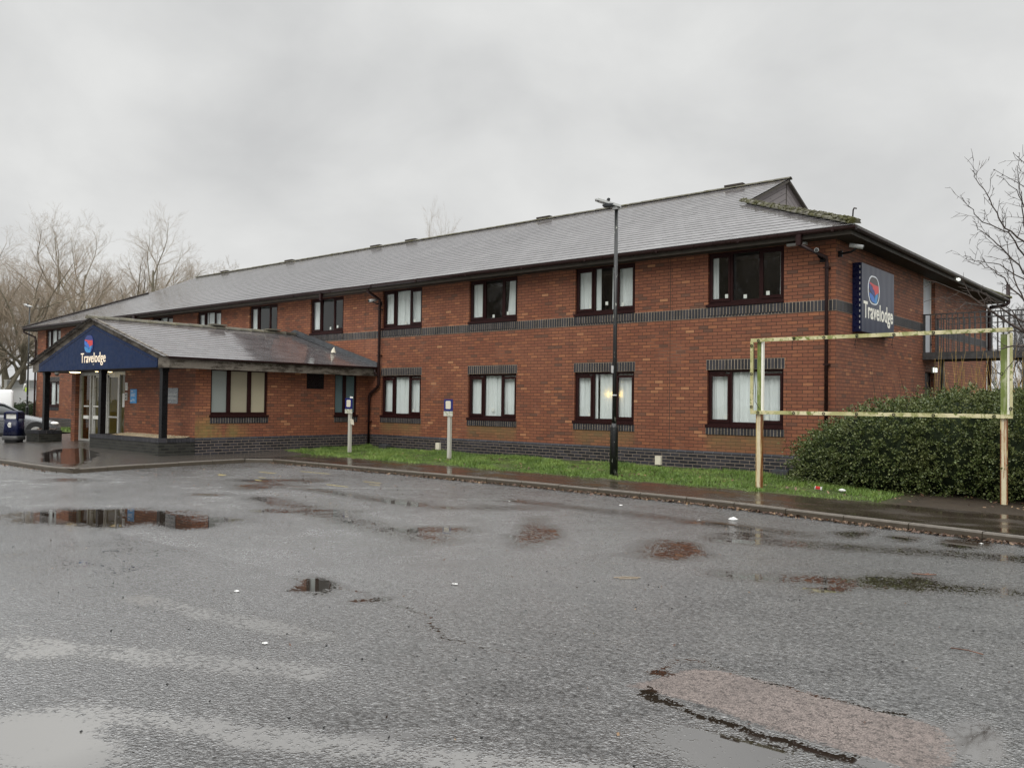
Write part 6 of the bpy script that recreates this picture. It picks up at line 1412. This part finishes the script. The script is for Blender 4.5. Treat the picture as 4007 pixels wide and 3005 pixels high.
TS = tree_mesh(104, [((.1, .1, 1), 5.2, .08, (0, 0, 0)), ((-.3, .1, 1), 4.6, .07, (0, 0, .2)), ((.4, -.2, 1), 4.6, .07, (0, 0, .2))], 5, .9)
p = ray_at(3985, 1600, 34); put_tree(TS, 'bare_shrub', (p[0], p[1], 0), 'bare grey thicket seen through the fire escape railings', 'shrub', None, 'bark_dark', 'bark_dark')

# ------------------------------------------------------------------ fire escape
FE = (1.2, 6.7, .2); t = thing('fire_escape', FE, 'dark steel fire escape landing with vertical railings on the end wall', 'fire escape')
def fe(m_, n, mt='dark_steel'): return m_.build(n, mt, t, loc=FE)
x1 = 2.35; m_ = MB(); m_.box(0.005, x1, 6.05, 6.11, 2.85, 3.03); m_.box(.005, x1, 7.29, 7.35, 2.85, 3.03); m_.box(.005, x1, 6.11, 7.29, 2.97, 3.01); m_.box(x1 - .06, x1, 6.11, 7.29, 2.85, 3.03); fe(m_, 'landing')
m_ = MB()
for x in (.12, 2.2): m_.box(x, x + .1, 7.2, 7.3, .1, 2.85)
m_.box(2.2, 2.3, 6.1, 6.2, .1, 2.85); fe(m_, 'support_post')
m_ = MB()
for yy_ in (6.07, 7.32):
    m_.box(.01, x1, yy_ - .02, yy_ + .02, 3.97, 4.0); n = 19
    for i in range(n): x = .06 + i * (x1 - .08) / (n - 1); m_.box(x - .011, x + .011, yy_ - .011, yy_ + .011, 3.03, 3.97 if i % 1 == 0 else 3.8)
    m_.box(.02, .06, yy_ - .02, yy_ + .02, 3.03, 4.0); m_.box(x1 - .04, x1, yy_ - .02, yy_ + .02, 3.03, 4.0)
m_.box(.3, x1, 7.31, 7.33, 3.82, 3.84); fe(m_, 'railing')
m_ = MB(); xs0 = x1   # walkway beyond the landing, then a flight running down behind
m_.box(x1, 5.2, 6.11, 6.17, 2.85, 3.03); m_.box(x1, 5.2, 7.29, 7.35, 2.85, 3.03); m_.box(x1, 5.2, 6.17, 7.29, 2.97, 3.01)
for i in range(26): x = x1 + .1 + i * .11; m_.box(x - .011, x + .011, 6.10, 6.122, 3.03, 3.9); m_.box(x - .011, x + .011, 7.31, 7.33, 3.03, 3.9)
m_.box(x1, 5.2, 6.09, 6.13, 3.9, 3.93); m_.box(x1, 5.2, 7.30, 7.34, 3.9, 3.93); fe(m_, 'walkway')
m_ = MB(); A = Vector((2.1, 7.9, 2.95)); B = Vector((-.0, 7.9, 1.3)); A2 = Vector((2.25, 7.45, 2.9)); 
m_.tube([(2.6, 7.6, 3.0), (2.6, 10.2, .9)], .03, 6); m_.tube([(2.6, 7.6, 3.95), (2.6, 10.2, 1.85)], .02, 6); m_.tube([(3.5, 7.6, 3.0), (3.5, 10.2, .9)], .03, 6); m_.tube([(3.5, 7.6, 3.95), (3.5, 10.2, 1.85)], .02, 6)
for i in range(11): k = i / 10; m_.box(2.6, 3.5, 7.6 + 2.6 * k, 7.6 + 2.6 * k + .22, 2.95 - 2.1 * k, 2.97 - 2.1 * k); m_.box(2.59, 2.61, 7.7 + 2.6 * k, 7.72 + 2.6 * k, 2.9 - 2.1 * k, 3.85 - 2.1 * k)
m_.tube([(.55, 6.9, 1.2), (1.75, 6.9, 2.2)], .025, 6); m_.tube([(.8, 6.9, .6), (.8, 6.9, 1.4)], .015, 5); m_.tube([(1.4, 6.9, .9), (1.4, 6.9, 1.9)], .015, 5); fe(m_, 'stair_flight')

# ------------------------------------------------------------------ separate runs of the same part become parts of their own
def split_by(o, key):
    me = o.data; vs = [tuple(v.co) for v in me.vertices]; uvl = me.uv_layers[0].data if me.uv_layers else None; W_ = o.matrix_basis; off = Vector((0, 0, 0)); p = o.parent
    while p: off += p.location; p = p.parent
    groups = {}
    for f in me.polygons: groups.setdefault(key(f.center + off), []).append(f)
    if len(groups) < 2: return
    for fs in list(groups.values()):
        mb = MB()
        for f in fs: mb.face([vs[i] for i in f.vertices], uv=[tuple(uvl[k].uv) for k in f.loop_indices] if uvl else None, smooth=f.use_smooth)
        n = mb.build(o.name.split('.')[0], me.materials[0], o.parent)
        if 'label' in o: n['label'] = o['label']
    bpy.data.objects.remove(o)
def kids(t, nm):
    out_ = []
    for c in t.children:
        if c.name.split('.')[0] == nm: out_.append(c)
        out_ += kids(c, nm)
    return out_
BS = [o for o in C.objects if o.name.startswith('banner_stand')][0]
for nm in ('post', 'upper_post', 'bright_edge', 'side_rail'):
    for o in kids(BS, nm): split_by(o, lambda c: c.x > 1.5)
for o in kids(BS, 'rail'): split_by(o, lambda c: c.z > 2.1)
def nearest(pts, ax): return lambda c: min(range(len(pts)), key=lambda i: sum((c[a] - b) ** 2 for a, b in zip(ax, pts[i])))
for o in kids(BS, 'eyelet'): split_by(o, nearest([(pt(s_, z).x, z) for s_, z in [(.0, 2.77), (.62, 2.79), (1.12, 2.79), (1.65, 2.80), (2.22, 2.80), (2.8, 2.81), (.0, 1.50), (.62, 1.50), (1.12, 1.50), (1.65, 1.50), (2.22, 1.50), (2.8, 1.50), (3.64, 1.50), (-.12, 2.68), (-.12, 2.18), (-.12, 1.6), (3.86, 1.62), (3.74, 2.15)]], (0, 2)))
for o in kids(BS, 'cord'): split_by(o, nearest([(pt(s_ - .02, z).x, z) for s_, z in ((.62, 2.7), (1.65, 2.7), (2.22, 2.7), (2.8, 2.7), (1.65, 1.42), (-.06, 2.1))], (0, 2)))
FEo = [o for o in C.objects if o.name.startswith('fire_escape')][0]
for o in kids(FEo, 'railing'): split_by(o, lambda c: c.y > 6.7)
for o in kids(FEo, 'support_post'): split_by(o, lambda c: (c.y > 6.7, c.x > 1))
for o in list(HB.children):
    b = o.name.split('.')[0]
    if o.type != 'MESH': continue
    if b in ('fascia', 'soffit', 'gutter', 'barge_board', 'flashing', 'wall', 'plinth', 'plinth_coping', 'roof', 'wing_roof', 'hip_tiles', 'brick_band', 'band_mortar', 'downpipe', 'movement_joint', 'verge_board'):
        zmax = max(v.co.z for v in o.data.vertices)
        if b == 'barge_board' or b == 'flashing' or b == 'wing_roof' or (b in ('fascia',) and zmax < 4): split_by(o, lambda c: c.x > WR)
        elif b == 'wall': split_by(o, lambda c: ('f' if c.y < .2 and c.x > L0 + .02 and c.x < -.2 else 'e') if c.y > -.3 and zmax > 4 else (c.x > -19, c.x < -21.99))
        elif b == 'hip_tiles': split_by(o, lambda c: c.y > 6)
        elif b == 'movement_joint': split_by(o, lambda c: (c.x > -8) + (c.x > -20))
        elif b == 'downpipe': split_by(o, lambda c: c.x > -35)
        elif b == 'verge_board': split_by(o, lambda c: (c.y > 6.6))
        elif b in ('plinth', 'plinth_coping') : split_by(o, lambda c: ('e' if c.x > -.01 and c.y > -.02 else ('r' if c.x > -18 else 'l')))
        elif b in ('brick_band', 'band_mortar'): split_by(o, lambda c: ('e' + str(c.y > 6.7)) if c.x > -.002 and c.y > .001 else 'f')
        elif b == 'roof': split_by(o, lambda c: c.x > -20 if c.y < 12 and not (-36 < c.x < -5) else 'm')
        elif b in ('fascia', 'gutter', 'soffit'): split_by(o, lambda c: 'r' if c.x > .43 and zmax > 4 else ('l' if c.x < L0 - .43 else 'f'))
